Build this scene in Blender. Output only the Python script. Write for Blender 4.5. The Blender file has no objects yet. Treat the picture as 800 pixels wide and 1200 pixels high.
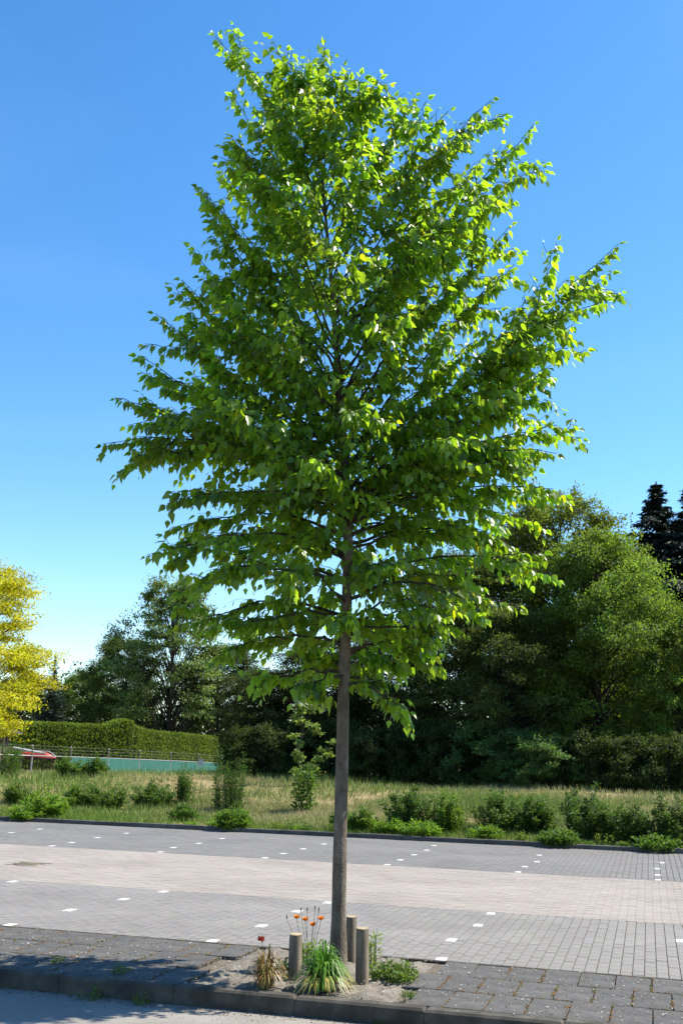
import bpy, math, random
import numpy as np
from mathutils import Vector, Matrix

random.seed(7)
rng = np.random.default_rng(7)
R = math.radians
scene = bpy.context.scene
col = scene.collection

# ------------------------------------------------------------------ camera
H = 1.8                      # eye height above the parking surface
FPX = 1240.0                 # focal length in photo pixels (photo is 800 x 1200)
ROLL = R(1.65)
PITCH = math.atan(290.0 / FPX)
cam_d = bpy.data.cameras.new('camera')
cam_d.sensor_fit = 'VERTICAL'
cam_d.sensor_height = 36.0
cam_d.lens = 36.0 * FPX / 1200.0
cam_d.clip_start = 0.05
cam_d.clip_end = 3000
cam = bpy.data.objects.new('camera', cam_d)
col.objects.link(cam)
CAMR = Matrix.Rotation(math.pi / 2 + PITCH, 3, 'X') @ Matrix.Rotation(ROLL, 3, 'Z')
cam.matrix_world = Matrix.Translation((0, 0, H)) @ CAMR.to_4x4()
scene.camera = cam

# ------------------------------------------------------------------ sky, sun, exposure
SUN_AZ, SUN_EL = R(74), R(52)      # azimuth from +Y towards +X
world = bpy.data.worlds.new('World')
scene.world = world
world.use_nodes = True
wn = world.node_tree
wn.nodes.clear()
sky = wn.nodes.new('ShaderNodeTexSky')
sky.sky_type = 'NISHITA'
sky.sun_disc = False
sky.sun_elevation = SUN_EL
sky.sun_rotation = SUN_AZ
sky.altitude = 0
sky.air_density = 1.0
sky.dust_density = 0.2
sky.ozone_density = 2.0
bg = wn.nodes.new('ShaderNodeBackground')
bg.inputs['Strength'].default_value = 0.15
wo = wn.nodes.new('ShaderNodeOutputWorld')
hsv = wn.nodes.new('ShaderNodeHueSaturation')     # the camera's vivid rendering of a clear sky
hsv.inputs['Saturation'].default_value = 1.31
hsv.inputs['Value'].default_value = 0.755
wn.links.new(sky.outputs[0], hsv.inputs['Color'])
# faint high cirrus, fixed in the sky
tcw = wn.nodes.new('ShaderNodeTexCoord')
mpw = wn.nodes.new('ShaderNodeMapping')
mpw.inputs['Scale'].default_value = (1.2, 1.2, 3.4)
mpw.inputs['Rotation'].default_value = (0.3, 0.5, 0.2)
nzw = wn.nodes.new('ShaderNodeTexNoise')
nzw.inputs['Scale'].default_value = 2.3
nzw.inputs['Detail'].default_value = 6
nzw.inputs['Distortion'].default_value = 0.6
crw = wn.nodes.new('ShaderNodeMapRange')
crw.inputs[1].default_value = 0.5; crw.inputs[2].default_value = 0.85
crw.inputs[3].default_value = 0.0; crw.inputs[4].default_value = 0.045
mxw = wn.nodes.new('ShaderNodeMix'); mxw.data_type = 'RGBA'
mxw.inputs[7].default_value = (4.0, 4.5, 5.0, 1)
wn.links.new(tcw.outputs['Generated'], mpw.inputs[0])
wn.links.new(mpw.outputs[0], nzw.inputs['Vector'])
wn.links.new(nzw.outputs[0], crw.inputs[0])
wn.links.new(crw.outputs[0], mxw.inputs[0])
wn.links.new(hsv.outputs[0], mxw.inputs[6])
wn.links.new(mxw.outputs[2], bg.inputs['Color'])
wn.links.new(bg.outputs[0], wo.inputs['Surface'])

sun_d = bpy.data.lights.new('sun', 'SUN')
sun_d.energy = 5.0
sun_d.angle = R(0.5)
sun_d.color = (1.0, 0.93, 0.80)
sun = bpy.data.objects.new('sun', sun_d)
col.objects.link(sun)
SDIR = Vector((math.sin(SUN_AZ) * math.cos(SUN_EL), math.cos(SUN_AZ) * math.cos(SUN_EL), math.sin(SUN_EL)))
sun.rotation_euler = SDIR.to_track_quat('Z', 'Y').to_euler()
sun.location = (20, 10, 30)

vs = scene.view_settings
vs.view_transform = 'Standard'
vs.look = 'None'
vs.gamma = 1.0
vs.use_curve_mapping = False
vs.exposure = 1.15

# ------------------------------------------------------------------ pixel helpers
def ray(px, py):
    d = CAMR @ Vector(((px - 400) / FPX, -(py - 600) / FPX, -1.0))
    return d
def ground(px, py, z=0.0):
    d = ray(px, py)
    t = (z - H) / d.z
    return Vector((d.x * t, d.y * t, z))
def at_y(px, py, Y):
    d = ray(px, py)
    t = Y / d.y
    return Vector((d.x * t, Y, H + d.z * t))
FWD = CAMR @ Vector((0, 0, -1))
def mpp(p):                       # metres per photo pixel at a point
    return (Vector(p) - Vector((0, 0, H))).dot(FWD) / FPX

# street axes: u runs along the kerb (to the right and nearer), v away from the road
TH = R(16.1)
U = Vector((math.cos(TH), -math.sin(TH), 0))
V = Vector((math.sin(TH), math.cos(TH), 0))
T = ground(396, 1136, 0.03)       # foot of the street tree
def uv(p):
    d = Vector(p) - T
    return d.dot(U), d.dot(V)
def P(u, v, z=0.0):
    q = T + U * u + V * v
    return Vector((q.x, q.y, z))
V_KERB = uv(ground(396, 1174, 0.03))[1]     # outer edge of the near kerb
V_BAY = uv(ground(400, 1121, 0.0))[1]       # tiled strip / near bays
V_LANE = uv(ground(400, 1057, 0.0))[1]      # near bays / pink lane
V_FAR = uv(ground(400, 1011, 0.0))[1]       # pink lane / far bays
V_END = uv(ground(400, 981, 0.0))[1]        # far kerb
print('STRIPS', V_KERB, V_BAY, V_LANE, V_FAR, V_END, 'tree', T[:])

def sm(a, b, x):
    t = np.clip((x - a) / (b - a), 0, 1)
    return t * t * (3 - 2 * t)
def bumps(x, y):
    return (np.sin(x * .9 + 1.3 * np.sin(y * .5)) * .035 + np.sin(y * 1.3 + x * .45 + 2) * .03
            + np.sin(x * .33 - y * .21) * .07 + np.sin(x * 2.7 + 1) * np.sin(y * 2.3) * .02)
def terrain(x, y):
    x = np.asarray(x, float); y = np.asarray(y, float)
    dx, dy = x - T.x, y - T.y
    v = dx * V.x + dy * V.y
    d = v - V_END
    z = .03 + .88 * sm(-1, 15, d) + bumps(x, y) * sm(.2, 2.5, d)
    left = sm(-4, -14, x) * sm(13, 34, d)
    z = z * (1 - left) + left * (-.25)
    return np.where(d < .09, -.3, z)
def tz(x, y):
    return float(terrain(x, y))
def field(px, py):
    d = ray(px, py)
    t = 12.0 / d.y
    while t * d.y < 140:
        x, y, z = d.x * t, d.y * t, H + d.z * t
        if z <= tz(x, y):
            break
        t += .05 / d.y
    return Vector((d.x * t, d.y * t, tz(d.x * t, d.y * t)))

# ------------------------------------------------------------------ object helpers
def tag(o, label=None, cat=None, group=None, kind=None):
    if label: o['label'] = label
    if cat: o['category'] = cat
    if group: o['group'] = group
    if kind: o['kind'] = kind
    return o
def empty(name, loc, label=None, cat=None, group=None, rz=0.0, scale=None):
    o = bpy.data.objects.new(name, None)
    o.empty_display_size = .2
    o.location = loc
    o.rotation_euler = (0, 0, rz)
    if scale: o.scale = scale
    col.objects.link(o)
    return tag(o, label, cat, group)
def link(name, me, parent=None, loc=(0, 0, 0)):
    o = bpy.data.objects.new(name, me)
    o.location = loc
    col.objects.link(o)
    if parent: o.parent = parent
    return o
def mk_mesh(name, verts, faces, mat, tint=None, smooth=False):
    """verts (n,3); faces: list of integer arrays (k, 3 or 4); tint (n,3) per vertex"""
    verts = np.asarray(verts, np.float32)
    me = bpy.data.meshes.new(name)
    fl = [np.asarray(f, np.int32) for f in faces if len(f)]
    me.vertices.add(len(verts))
    me.vertices.foreach_set('co', verts.ravel())
    tot = np.concatenate([np.full(len(f), f.shape[1], np.int32) for f in fl])
    loops = np.concatenate([f.ravel() for f in fl])
    me.loops.add(len(loops))
    me.loops.foreach_set('vertex_index', loops)
    me.polygons.add(len(tot))
    st = np.zeros(len(tot), np.int32); st[1:] = np.cumsum(tot)[:-1]
    me.polygons.foreach_set('loop_start', st)
    me.polygons.foreach_set('loop_total', tot)
    me.polygons.foreach_set('use_smooth', np.full(len(tot), bool(smooth)))
    if tint is not None:
        a = me.color_attributes.new('tint', 'FLOAT_COLOR', 'POINT')
        t = np.ones((len(verts), 4), np.float32); t[:, :3] = tint
        a.data.foreach_set('color', t.ravel())
    me.materials.append(mat)
    me.update(calc_edges=True)
    me.validate()
    return me

class MB:
    def __init__(s): s.v = []; s.f3 = []; s.f4 = []; s.t = []; s.n = 0
    def add(s, v, q=None, tr=None, tint=(1, 1, 1)):
        v = np.asarray(v, float).reshape(-1, 3)
        if q is not None and len(q): s.f4.append(np.asarray(q, int) + s.n)
        if tr is not None and len(tr): s.f3.append(np.asarray(tr, int) + s.n)
        s.v.append(v); s.n += len(v)
        t = np.asarray(tint, float)
        s.t.append(np.broadcast_to(t, v.shape) if t.ndim == 1 else t)
        return s
    def box(s, c, size, ax=None, bev=0.0, tint=(1, 1, 1)):
        """box centred at c with optional chamfered top edge"""
        ax = ax or (Vector((1, 0, 0)), Vector((0, 1, 0)), Vector((0, 0, 1)))
        A = np.array([a[:] for a in ax])
        hx, hy, hz = np.array(size) / 2
        lay = [(hx, hy, -hz), (hx, hy, hz - bev)] + ([(hx - bev, hy - bev, hz)] if bev else [])
        vv = []
        for (a, b, z) in lay:
            vv += [(-a, -b, z), (a, -b, z), (a, b, z), (-a, b, z)]
        vv = np.array(vv) @ A + np.array(c[:])
        q = [(3, 2, 1, 0)]
        for k in range(len(lay) - 1):
            for i in range(4):
                j = (i + 1) % 4
                q.append((4 * k + i, 4 * k + j, 4 * k + 4 + j, 4 * k + 4 + i))
        e = 4 * (len(lay) - 1)
        q.append((e, e + 1, e + 2, e + 3))
        return s.add(vv, q, tint=tint)
    def tube(s, pts, rad, sides=6, cap=False, tint=(1, 1, 1)):
        pts = np.asarray([p[:] for p in pts], float)
        n = len(pts)
        rad = np.broadcast_to(np.asarray(rad, float), (n,))
        d = np.gradient(pts, axis=0)
        d /= np.linalg.norm(d, axis=1)[:, None] + 1e-9
        ref = np.array([0, 0, 1.0]) if abs(d[:, 2]).mean() < .8 else np.array([1.0, 0, 0])
        a = np.cross(d, ref); a /= np.linalg.norm(a, axis=1)[:, None] + 1e-9
        b = np.cross(d, a)
        an = np.arange(sides) * 2 * np.pi / sides
        ring = a[:, None, :] * np.cos(an)[None, :, None] + b[:, None, :] * np.sin(an)[None, :, None]
        v = pts[:, None, :] + ring * rad[:, None, None]
        i, j = np.meshgrid(np.arange(n - 1), np.arange(sides), indexing='ij')
        j2 = (j + 1) % sides
        q = np.stack([i * sides + j, (i + 1) * sides + j, (i + 1) * sides + j2, i * sides + j2], -1).reshape(-1, 4)
        v = v.reshape(-1, 3)
        tr = None
        if cap:
            v = np.vstack([v, pts[-1:], pts[:1]])
            k = n * sides
            tr = [((n - 1) * sides + m, k, (n - 1) * sides + (m + 1) % sides) for m in range(sides)]
            tr += [((m + 1) % sides, k + 1, m) for m in range(sides)]
        return s.add(v, q, tr, tint)
    def mesh(s, name, mat, smooth=False):
        return mk_mesh(name, np.concatenate(s.v), [np.concatenate(x) for x in (s.f3, s.f4) if x], mat,
                       np.concatenate(s.t), smooth)
    def build(s, name, mat, parent=None, loc=(0, 0, 0), smooth=False):
        return link(name, s.mesh(name, mat, smooth), parent, loc)

# leaf templates: x across, y along the leaf, z normal
LEAF8 = np.array([(0, 0, 0), (.30, .10, .05), (.46, .34, .06), (.24, .68, .04), (0, 1.04, -.12),
                  (-.24, .68, .04), (-.46, .34, .06), (-.30, .10, .05), (0, .36, -.03), (0, .68, -.05)])
LEAF8_T = np.array([(0, 1, 8), (1, 2, 8), (0, 8, 7), (8, 6, 7)])
LEAF8_Q = np.array([(8, 2, 3, 9), (8, 9, 5, 6)])
LEAF8_T2 = np.array([(9, 3, 4), (9, 4, 5)])
LEAF4 = np.array([(0, 0, 0), (.5, .45, .10), (0, 1, -.05), (-.5, .45, .10)])
LEAF4_T = np.array([(0, 1, 2), (0, 2, 3)])
BLADE = np.array([(-.5, 0, 0), (.5, 0, 0), (.38, .5, .08), (-.38, .5, .08), (0, 1, .0)])
BLADE_T = np.array([(0, 1, 2), (0, 2, 3), (3, 2, 4)])
def unit(a):
    return a / (np.linalg.norm(a, axis=-1, keepdims=True) + 1e-9)
def frames(A, N):
    A = unit(A)
    X = unit(np.cross(A, N))
    Z = np.cross(X, A)
    return X, A, Z
def leaf_arrays(C, A, N, L, W, templ):
    X, Y, Z = frames(A, N)
    L = np.broadcast_to(L, (len(C),)); W = np.broadcast_to(W, (len(C),))
    v = (C[:, None, :] + X[:, None, :] * templ[None, :, 0, None] * W[:, None, None]
         + Y[:, None, :] * templ[None, :, 1, None] * L[:, None, None]
         + Z[:, None, :] * templ[None, :, 2, None] * L[:, None, None])
    return v.reshape(-1, 3)
def leaf_mesh(name, C, A, N, L, W, tint, mat, templ=LEAF4, tris=LEAF4_T, quads=None):
    n, k = len(C), len(templ)
    v = leaf_arrays(C, A, N, L, W, templ)
    off = (np.arange(n) * k)[:, None, None]
    faces = [(tris[None] + off).reshape(-1, 3)]
    if quads is not None: faces.append((quads[None] + off).reshape(-1, 4))
    return mk_mesh(name, v, faces, mat, np.repeat(tint, k, axis=0), smooth=k > 5)

# ------------------------------------------------------------------ materials
def new_mat(name):
    m = bpy.data.materials.new(name)
    m.use_nodes = True
    nt = m.node_tree
    nt.nodes.clear()
    out = nt.nodes.new('ShaderNodeOutputMaterial')
    return m, nt, out
def N_(nt, t, **k):
    n = nt.nodes.new(t)
    for a, b in k.items(): setattr(n, a, b)
    return n
def mixrgb(nt, a, b, fac, mode='MIX'):
    n = nt.nodes.new('ShaderNodeMix')
    n.data_type = 'RGBA'; n.blend_type = mode
    for s, val in ((n.inputs[0], fac), (n.inputs[6], a), (n.inputs[7], b)):
        if isinstance(val, bpy.types.NodeSocket): nt.links.new(val, s)
        else: s.default_value = val if not isinstance(val, tuple) else (*val, 1)[:4]
    return n.outputs[2]
def noise(nt, scale, detail=4, rough=.55, coord='Object', stretch=None):
    tc = nt.nodes.new('ShaderNodeTexCoord')
    n = nt.nodes.new('ShaderNodeTexNoise')
    n.inputs['Scale'].default_value = scale
    n.inputs['Detail'].default_value = detail
    n.inputs['Roughness'].default_value = rough
    src = tc.outputs[coord]
    if stretch:
        mp = nt.nodes.new('ShaderNodeMapping')
        mp.inputs['Scale'].default_value = stretch
        nt.links.new(src, mp.inputs[0]); src = mp.outputs[0]
    nt.links.new(src, n.inputs['Vector'])
    return n.outputs[0]
def ramp(nt, fac, stops):
    r = nt.nodes.new('ShaderNodeValToRGB')
    e = r.color_ramp.elements
    while len(e) < len(stops): e.new(.5)
    for x, (p, c) in zip(e, stops):
        x.position = p
        x.color = (*c, 1) if isinstance(c, tuple) else (c, c, c, 1)
    nt.links.new(fac, r.inputs[0])
    return r.outputs[0]
def tint_attr(nt):
    a = nt.nodes.new('ShaderNodeAttribute')
    a.attribute_name = 'tint'
    return a.outputs['Color']
def objcol(nt):
    return nt.nodes.new('ShaderNodeObjectInfo').outputs['Color']
def bump(nt, height, strength=.4, dist=.01):
    b = nt.nodes.new('ShaderNodeBump')
    b.inputs['Strength'].default_value = strength
    b.inputs['Distance'].default_value = dist
    nt.links.new(height, b.inputs['Height'])
    return b.outputs[0]
def mat_leaf(name, colr, trans, tf=.4, rough=.45, spec=.4):
    m, nt, out = new_mat(name)
    t = mixrgb(nt, tint_attr(nt), objcol(nt), 1.0, 'MULTIPLY')
    c = mixrgb(nt, tuple(x_ * LEAF for x_ in colr), t, 1.0, 'MULTIPLY')
    ct = mixrgb(nt, tuple(x_ * LEAF for x_ in trans), t, 1.0, 'MULTIPLY')
    p = N_(nt, 'ShaderNodeBsdfPrincipled')
    nt.links.new(c, p.inputs['Base Color'])
    p.inputs['Roughness'].default_value = rough
    p.inputs['Specular IOR Level'].default_value = spec
    tr = N_(nt, 'ShaderNodeBsdfTranslucent')
    nt.links.new(ct, tr.inputs['Color'])
    mx = N_(nt, 'ShaderNodeMixShader')
    mx.inputs[0].default_value = tf
    nt.links.new(p.outputs[0], mx.inputs[1]); nt.links.new(tr.outputs[0], mx.inputs[2])
    nt.links.new(mx.outputs[0], out.inputs['Surface'])
    return m
def mat_pbr(name, stops, scale=6, detail=5, rough=.85, bstr=.3, bdist=.01, stretch=None, use_tint=True, spec=.3, fine=None, stain=False):
    m, nt, out = new_mat(name)
    nz = noise(nt, scale, detail, .6, stretch=stretch)
    c = ramp(nt, nz, [(p_, tuple(x_ * ALB for x_ in c_)) for p_, c_ in stops])
    if use_tint: c = mixrgb(nt, c, tint_attr(nt), 1.0, 'MULTIPLY')
    if stain:
        w1 = ramp(nt, noise(nt, .55, 5, .6), [(.3, .84), (.55, 1.0), (.75, 1.07)])
        w2 = ramp(nt, noise(nt, 1.9, 6, .7), [(.60, 1.0), (.74, .80)])
        c = mixrgb(nt, c, w1, 1.0, 'MULTIPLY'); c = mixrgb(nt, c, w2, 1.0, 'MULTIPLY')
    if fine:
        f = ramp(nt, noise(nt, fine, 3, .6), [(.3, .72), (.7, 1.2)])
        c = mixrgb(nt, c, f, .8, 'MULTIPLY')
    p = N_(nt, 'ShaderNodeBsdfPrincipled')
    nt.links.new(c, p.inputs['Base Color'])
    p.inputs['Roughness'].default_value = rough
    p.inputs['Specular IOR Level'].default_value = spec
    if bstr:
        nt.links.new(bump(nt, noise(nt, (fine or scale * 4), 5, .65, stretch=stretch), bstr, bdist), p.inputs['Normal'])
    nt.links.new(p.outputs[0], out.inputs['Surface'])
    return m
ALB = .585
LEAF = .84
M = {}
M['leaf'] = mat_leaf('street_tree_leaf', (.09, .195, .018), (.45, .72, .02), .49, .33, .65)
M['bark'] = mat_pbr('street_tree_bark', [(.25, (.12, .088, .062)), (.45, (.23, .178, .13)), (.6, (.33, .265, .20)), (.75, (.52, .47, .39))], 11, 9, .95, 1.0, .03, (1, 1, .45), fine=60)
M['twig'] = mat_pbr('twig_bark', [(.3, (.045, .033, .024)), (.7, (.10, .075, .055))], 12, 3, .9, 0)
M['wood_leaf'] = mat_leaf('woodland_leaf', (.11, .165, .03), (.25, .36, .03), .40, .6, .2)
M['dark_leaf'] = mat_leaf('dark_woodland_leaf', (.058, .09, .022), (.13, .185, .022), .36, .6, .2)
M['ash_leaf'] = mat_leaf('ash_leaf', (.14, .20, .06), (.28, .38, .06), .4, .5, .3)
M['needle'] = mat_leaf('conifer_needle', (.018, .034, .022), (.02, .04, .02), .15, .6, .25)
M['gold_leaf'] = mat_leaf('golden_leaf', (.46, .45, .014), (.68, .66, .014), .45, .5, .3)
M['hedge_leaf'] = mat_leaf('hedge_leaf', (.15, .22, .028), (.26, .36, .025), .35, .6, .2)
M['weed_leaf'] = mat_leaf('weed_leaf', (.075, .14, .028), (.17, .28, .03), .38, .55, .3)
M['grass'] = mat_leaf('grass_blade', (1, 1, 1), (1, 1, 1), .3, .65, .2)
M['forest_bark'] = mat_pbr('woodland_bark', [(.3, (.04, .033, .026)), (.7, (.11, .09, .07))], 6, 5, .95, .5, .03)
M['earth'] = None
M['stem'] = mat_pbr('plant_stem', [(.3, (.10, .14, .04)), (.7, (.16, .2, .06))], 20, 2, .7, 0)

def mat_ground():
    m, nt, out = new_mat('field_earth')
    a = noise(nt, .35, 5, .6)
    b = noise(nt, 3.5, 6, .65)
    c1 = ramp(nt, a, [(.32, (.085, .10, .03)), (.48, (.20, .165, .075)), (.62, (.27, .215, .12)), (.75, (.13, .13, .045))])
    c2 = ramp(nt, b, [(.3, (.45, .45, .45)), (.7, (1.25, 1.2, 1.1))])
    c = mixrgb(nt, c1, c2, .85, 'MULTIPLY')
    p = N_(nt, 'ShaderNodeBsdfPrincipled')
    nt.links.new(c, p.inputs['Base Color'])
    p.inputs['Roughness'].default_value = .95
    p.inputs['Specular IOR Level'].default_value = .1
    nt.links.new(bump(nt, b, .8, .08), p.inputs['Normal'])
    nt.links.new(p.outputs[0], out.inputs['Surface'])
    return m
M['earth'] = mat_ground()
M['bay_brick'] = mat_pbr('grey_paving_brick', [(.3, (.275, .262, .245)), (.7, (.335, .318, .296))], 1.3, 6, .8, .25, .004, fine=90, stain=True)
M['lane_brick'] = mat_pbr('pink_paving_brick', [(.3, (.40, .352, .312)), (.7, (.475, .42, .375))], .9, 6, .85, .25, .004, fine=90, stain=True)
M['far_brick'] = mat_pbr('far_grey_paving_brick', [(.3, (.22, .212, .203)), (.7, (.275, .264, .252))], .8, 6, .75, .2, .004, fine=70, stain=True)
M['white_brick'] = mat_pbr('white_paving_brick', [(.3, (.55, .54, .50)), (.6, (.92, .92, .90))], 14, 6, .7, .2, .003, fine=80)
M['joint'] = mat_pbr('joint_sand', [(.35, (.13, .11, .08)), (.6, (.21, .175, .125))], 7, 5, .95, .3, .004, use_tint=False, fine=120)
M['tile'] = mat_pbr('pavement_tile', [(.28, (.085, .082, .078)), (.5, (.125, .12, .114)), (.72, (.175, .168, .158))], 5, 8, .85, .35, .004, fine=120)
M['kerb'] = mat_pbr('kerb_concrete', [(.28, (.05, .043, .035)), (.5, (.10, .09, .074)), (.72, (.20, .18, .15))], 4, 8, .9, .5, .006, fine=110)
M['far_kerb'] = mat_pbr('far_kerb_concrete', [(.3, (.10, .095, .09)), (.7, (.19, .18, .17))], 3, 6, .9, .3, .006)
M['road'] = mat_pbr('road_surface', [(.25, (.27, .25, .22)), (.5, (.36, .335, .30)), (.75, (.44, .41, .365))], 1.7, 9, .9, .6, .006, use_tint=False, fine=160)
M['soil'] = mat_pbr('sandy_soil', [(.25, (.17, .145, .115)), (.5, (.29, .255, .21)), (.75, (.40, .36, .30))], 8, 9, .95, .8, .02, use_tint=False, fine=70)
M['post'] = mat_pbr('weathered_post_wood', [(.3, (.15, .115, .08)), (.5, (.28, .22, .155)), (.7, (.42, .345, .25))], 10, 6, .9, .6, .008, (3, 3, .25), fine=60)
M['cut'] = mat_pbr('sawn_post_top', [(.3, (.42, .33, .20)), (.7, (.58, .48, .32))], 25, 5, .85, .3, .004, use_tint=False)
M['moss'] = mat_pbr('moss', [(.3, (.16, .085, .03)), (.7, (.28, .15, .05))], 30, 4, .95, 0)
M['litter'] = mat_pbr('fallen_petals', [(.3, (.55, .53, .47)), (.7, (.72, .70, .64))], 30, 2, .9, 0)
def flat(name, c, rough=.6, metal=0, spec=.4, var=.12):
    lo = tuple(x * (1 - var) for x in c); hi = tuple(min(1, x * (1 + var)) for x in c)
    m = mat_pbr(name, [(.3, lo), (.7, hi)], 3, 5, rough, 0, use_tint=False, spec=spec)
    m.node_tree.nodes['Principled BSDF'].inputs['Metallic'].default_value = metal
    return m
M['steel'] = flat('galvanised_steel', (.45, .46, .46), .45, .6)
M['concrete_post'] = flat('concrete_fence_post', (.42, .40, .37), .9)
M['screen'] = flat('green_screen_cloth', (.035, .19, .15), .8)
M['white'] = flat('white_board', (.8, .8, .78), .6)
M['red'] = flat('red_hull_paint', (.55, .07, .035), .45)
M['roof'] = flat('dark_roof_felt', (.06, .065, .075), .7)
M['plank'] = flat('brown_plank', (.14, .10, .07), .85)
M['iron'] = flat('cast_iron', (.22, .17, .12), .7)
M['petal'] = mat_leaf('poppy_petal', (.78, .22, .02), (.85, .28, .02), .4, .6, .2)
M['redflower'] = mat_leaf('red_bud', (.35, .03, .015), (.4, .04, .02), .3, .6, .2)
M['blade'] = mat_leaf('strap_leaf', (1, 1, 1), (1.2, 1.2, .6), .35, .4, .4)

# ------------------------------------------------------------------ ground sheet
def make_ground():
    us = np.concatenate([-np.geomspace(600, 42, 16), np.arange(-40, 30.1, .7), np.geomspace(32, 600, 16)])
    vv = np.concatenate([[-300, -60, -10, V_END + .02, V_END + .1], V_END + np.arange(.3, 50, .55), V_END + np.geomspace(52, 900, 24)])
    uu, ww = np.meshgrid(us, vv, indexing='ij')
    x = T.x + uu * U.x + ww * V.x
    y = T.y + uu * U.y + ww * V.y
    z = terrain(x, y)
    z = np.where(ww < V_END + .09, -.3, z)
    a, b = uu.shape
    v = np.stack([x, y, z], -1).reshape(-1, 3)
    i, j = np.meshgrid(np.arange(a - 1), np.arange(b - 1), indexing='ij')
    q = np.stack([i * b + j, (i + 1) * b + j, (i + 1) * b + j + 1, i * b + j + 1], -1).reshape(-1, 4)
    o = link('ground', mk_mesh('ground', v, [q], M['earth'], smooth=True))
    tag(o, 'rough field of dry grass and bare earth rising behind the car park', 'ground', kind='structure')
make_ground()

def sheet(name, u0, u1, v0, v1, z, mat, label, cat, thick=.25):
    c = P((u0 + u1) / 2, (v0 + v1) / 2, z - thick / 2)
    o = MB().box(Vector((0, 0, -thick / 2)), (u1 - u0, v1 - v0, thick), (U, V, Vector((0, 0, 1)))).build(name, mat, None, (c.x, c.y, z))
    return tag(o, label, cat, kind='structure')

# ------------------------------------------------------------------ paving
def brick_mesh(name, lu, lv, mat, bev=.0006, th=.04):
    return MB().box(Vector((0, 0, -th / 2)), (lu, lv, th), (U, V, Vector((0, 0, 1))), bev, (1, 1, 1)).mesh(name, mat)
def paving(base, u0, u1, v0, v1, bu, bv, along_v, mat, keep, zt=0.0, single=0, spread=.13, marks=None):
    """running-bond bricks; `single` largest are objects, the rest one stuff part"""
    gu, gv = (.009, .004) if along_v else (.004, .006)
    cells = []
    n = int((u1 - u0) / bu) if along_v else int((v1 - v0) / bv)
    for i in range(n):
        if along_v:
            uc = u0 + (i + .5) * bu
            s = v0 - (bv / 2 if i % 2 else 0)
            while s < v1 - .01:
                a, b = max(s, v0), min(s + bv, v1)
                if b - a > .03: cells.append((uc, (a + b) / 2, bu - gu, b - a - gv))
                s += bv
        else:
            vc = v0 + (i + .5) * bv
            s = u0 - (bu / 2 if i % 2 else 0)
            while s < u1 - .01:
                a, b = max(s, u0), min(s + bu, u1)
                if b - a > .03: cells.append(((a + b) / 2, vc, b - a - gu, bv - gv))
                s += bu
    cells = [c for c in cells if keep is None or keep(*c)]
    if marks:
        ca = np.array(cells)
        full = (ca[:, 2] > bu * .8) & (ca[:, 3] > bv * .8)
        hit = set()
        for a, b in marks:
            dd_ = (ca[:, 0] - a) ** 2 + (ca[:, 1] - b) ** 2 + np.where(full, 0, 9)
            hit.add(int(np.argmin(dd_)))
        white_marks(base, [cells[i_][:2] for i_ in hit], bu, bv, zt)
        cells = [c for i_, c in enumerate(cells) if i_ not in hit]
    def vis(c):
        p = P(c[0], c[1], zt)
        q = CAMR.transposed() @ (p - Vector((0, 0, H)))
        x = 400 + FPX * q.x / -q.z; y = 600 - FPX * q.y / -q.z
        inside = -5 < x < 805 and y < 1205
        return (0 if inside and c[2] > bu * .8 and c[3] > bv * .8 else 1, -q.z)
    cells.sort(key=vis)
    var = [brick_mesh('brick', bu - gu, bv - gv, mat) for _ in range(5)]
    for k, me in enumerate(var):
        f = 1 + spread * (k - 2) / 2
        a = np.ones((len(me.vertices), 4), np.float32); a[:, :3] = f
        me.color_attributes['tint'].data.foreach_set('color', a.ravel())
    for c in cells[:single]:
        p = P(c[0], c[1], zt)
        o = link('brick', random.choice(var), base)
        o.location = (p.x - base.location.x, p.y - base.location.y, zt - base.location.z + random.uniform(-.002, .001))
        o.rotation_euler = (random.gauss(0, .003), random.gauss(0, .003), random.gauss(0, .006))
    rest = cells[single:]
    if rest:
        r = np.array(rest)
        n = len(r); bev = .0006; th = .04
        lay = [(0, -th), (0, -bev), (bev, 0)]
        ang = rng.normal(0, .006, n)
        uax = np.stack([U.x * np.cos(ang) - U.y * np.sin(ang), U.x * np.sin(ang) + U.y * np.cos(ang)], -1)
        vax = np.stack([-uax[:, 1], uax[:, 0]], -1)
        cx = T.x + r[:, 0] * U.x + r[:, 1] * V.x; cy = T.y + r[:, 0] * U.y + r[:, 1] * V.y
        zz = zt + rng.uniform(-.0015, .001, n)
        vs_ = []
        for ins, z in lay:
            for su, sv in ((-1, -1), (1, -1), (1, 1), (-1, 1)):
                hu = su * (r[:, 2] / 2 - ins); hv = sv * (r[:, 3] / 2 - ins)
                vs_.append(np.stack([cx + hu * uax[:, 0] + hv * vax[:, 0], cy + hu * uax[:, 1] + hv * vax[:, 1], zz + z], -1))
        v = np.stack(vs_, 1).reshape(-1, 3) - np.array(base.location[:])
        q = []
        for k in range(2):
            for i in range(4):
                q.append((4 * k + i, 4 * k + (i + 1) % 4, 4 * k + 4 + (i + 1) % 4, 4 * k + 4 + i))
        q.append((8, 9, 10, 11))
        q = (np.array(q)[None] + (np.arange(n) * 12)[:, None, None]).reshape(-1, 4)
        t = np.repeat((1 + rng.normal(0, spread * .55, n))[:, None] * (1 + rng.normal(0, .015, (n, 3))), 12, axis=0)
        o = link('brick_field', mk_mesh('brick_field', v, [q], mat, t), base)
        o['kind'] = 'stuff'

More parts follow.
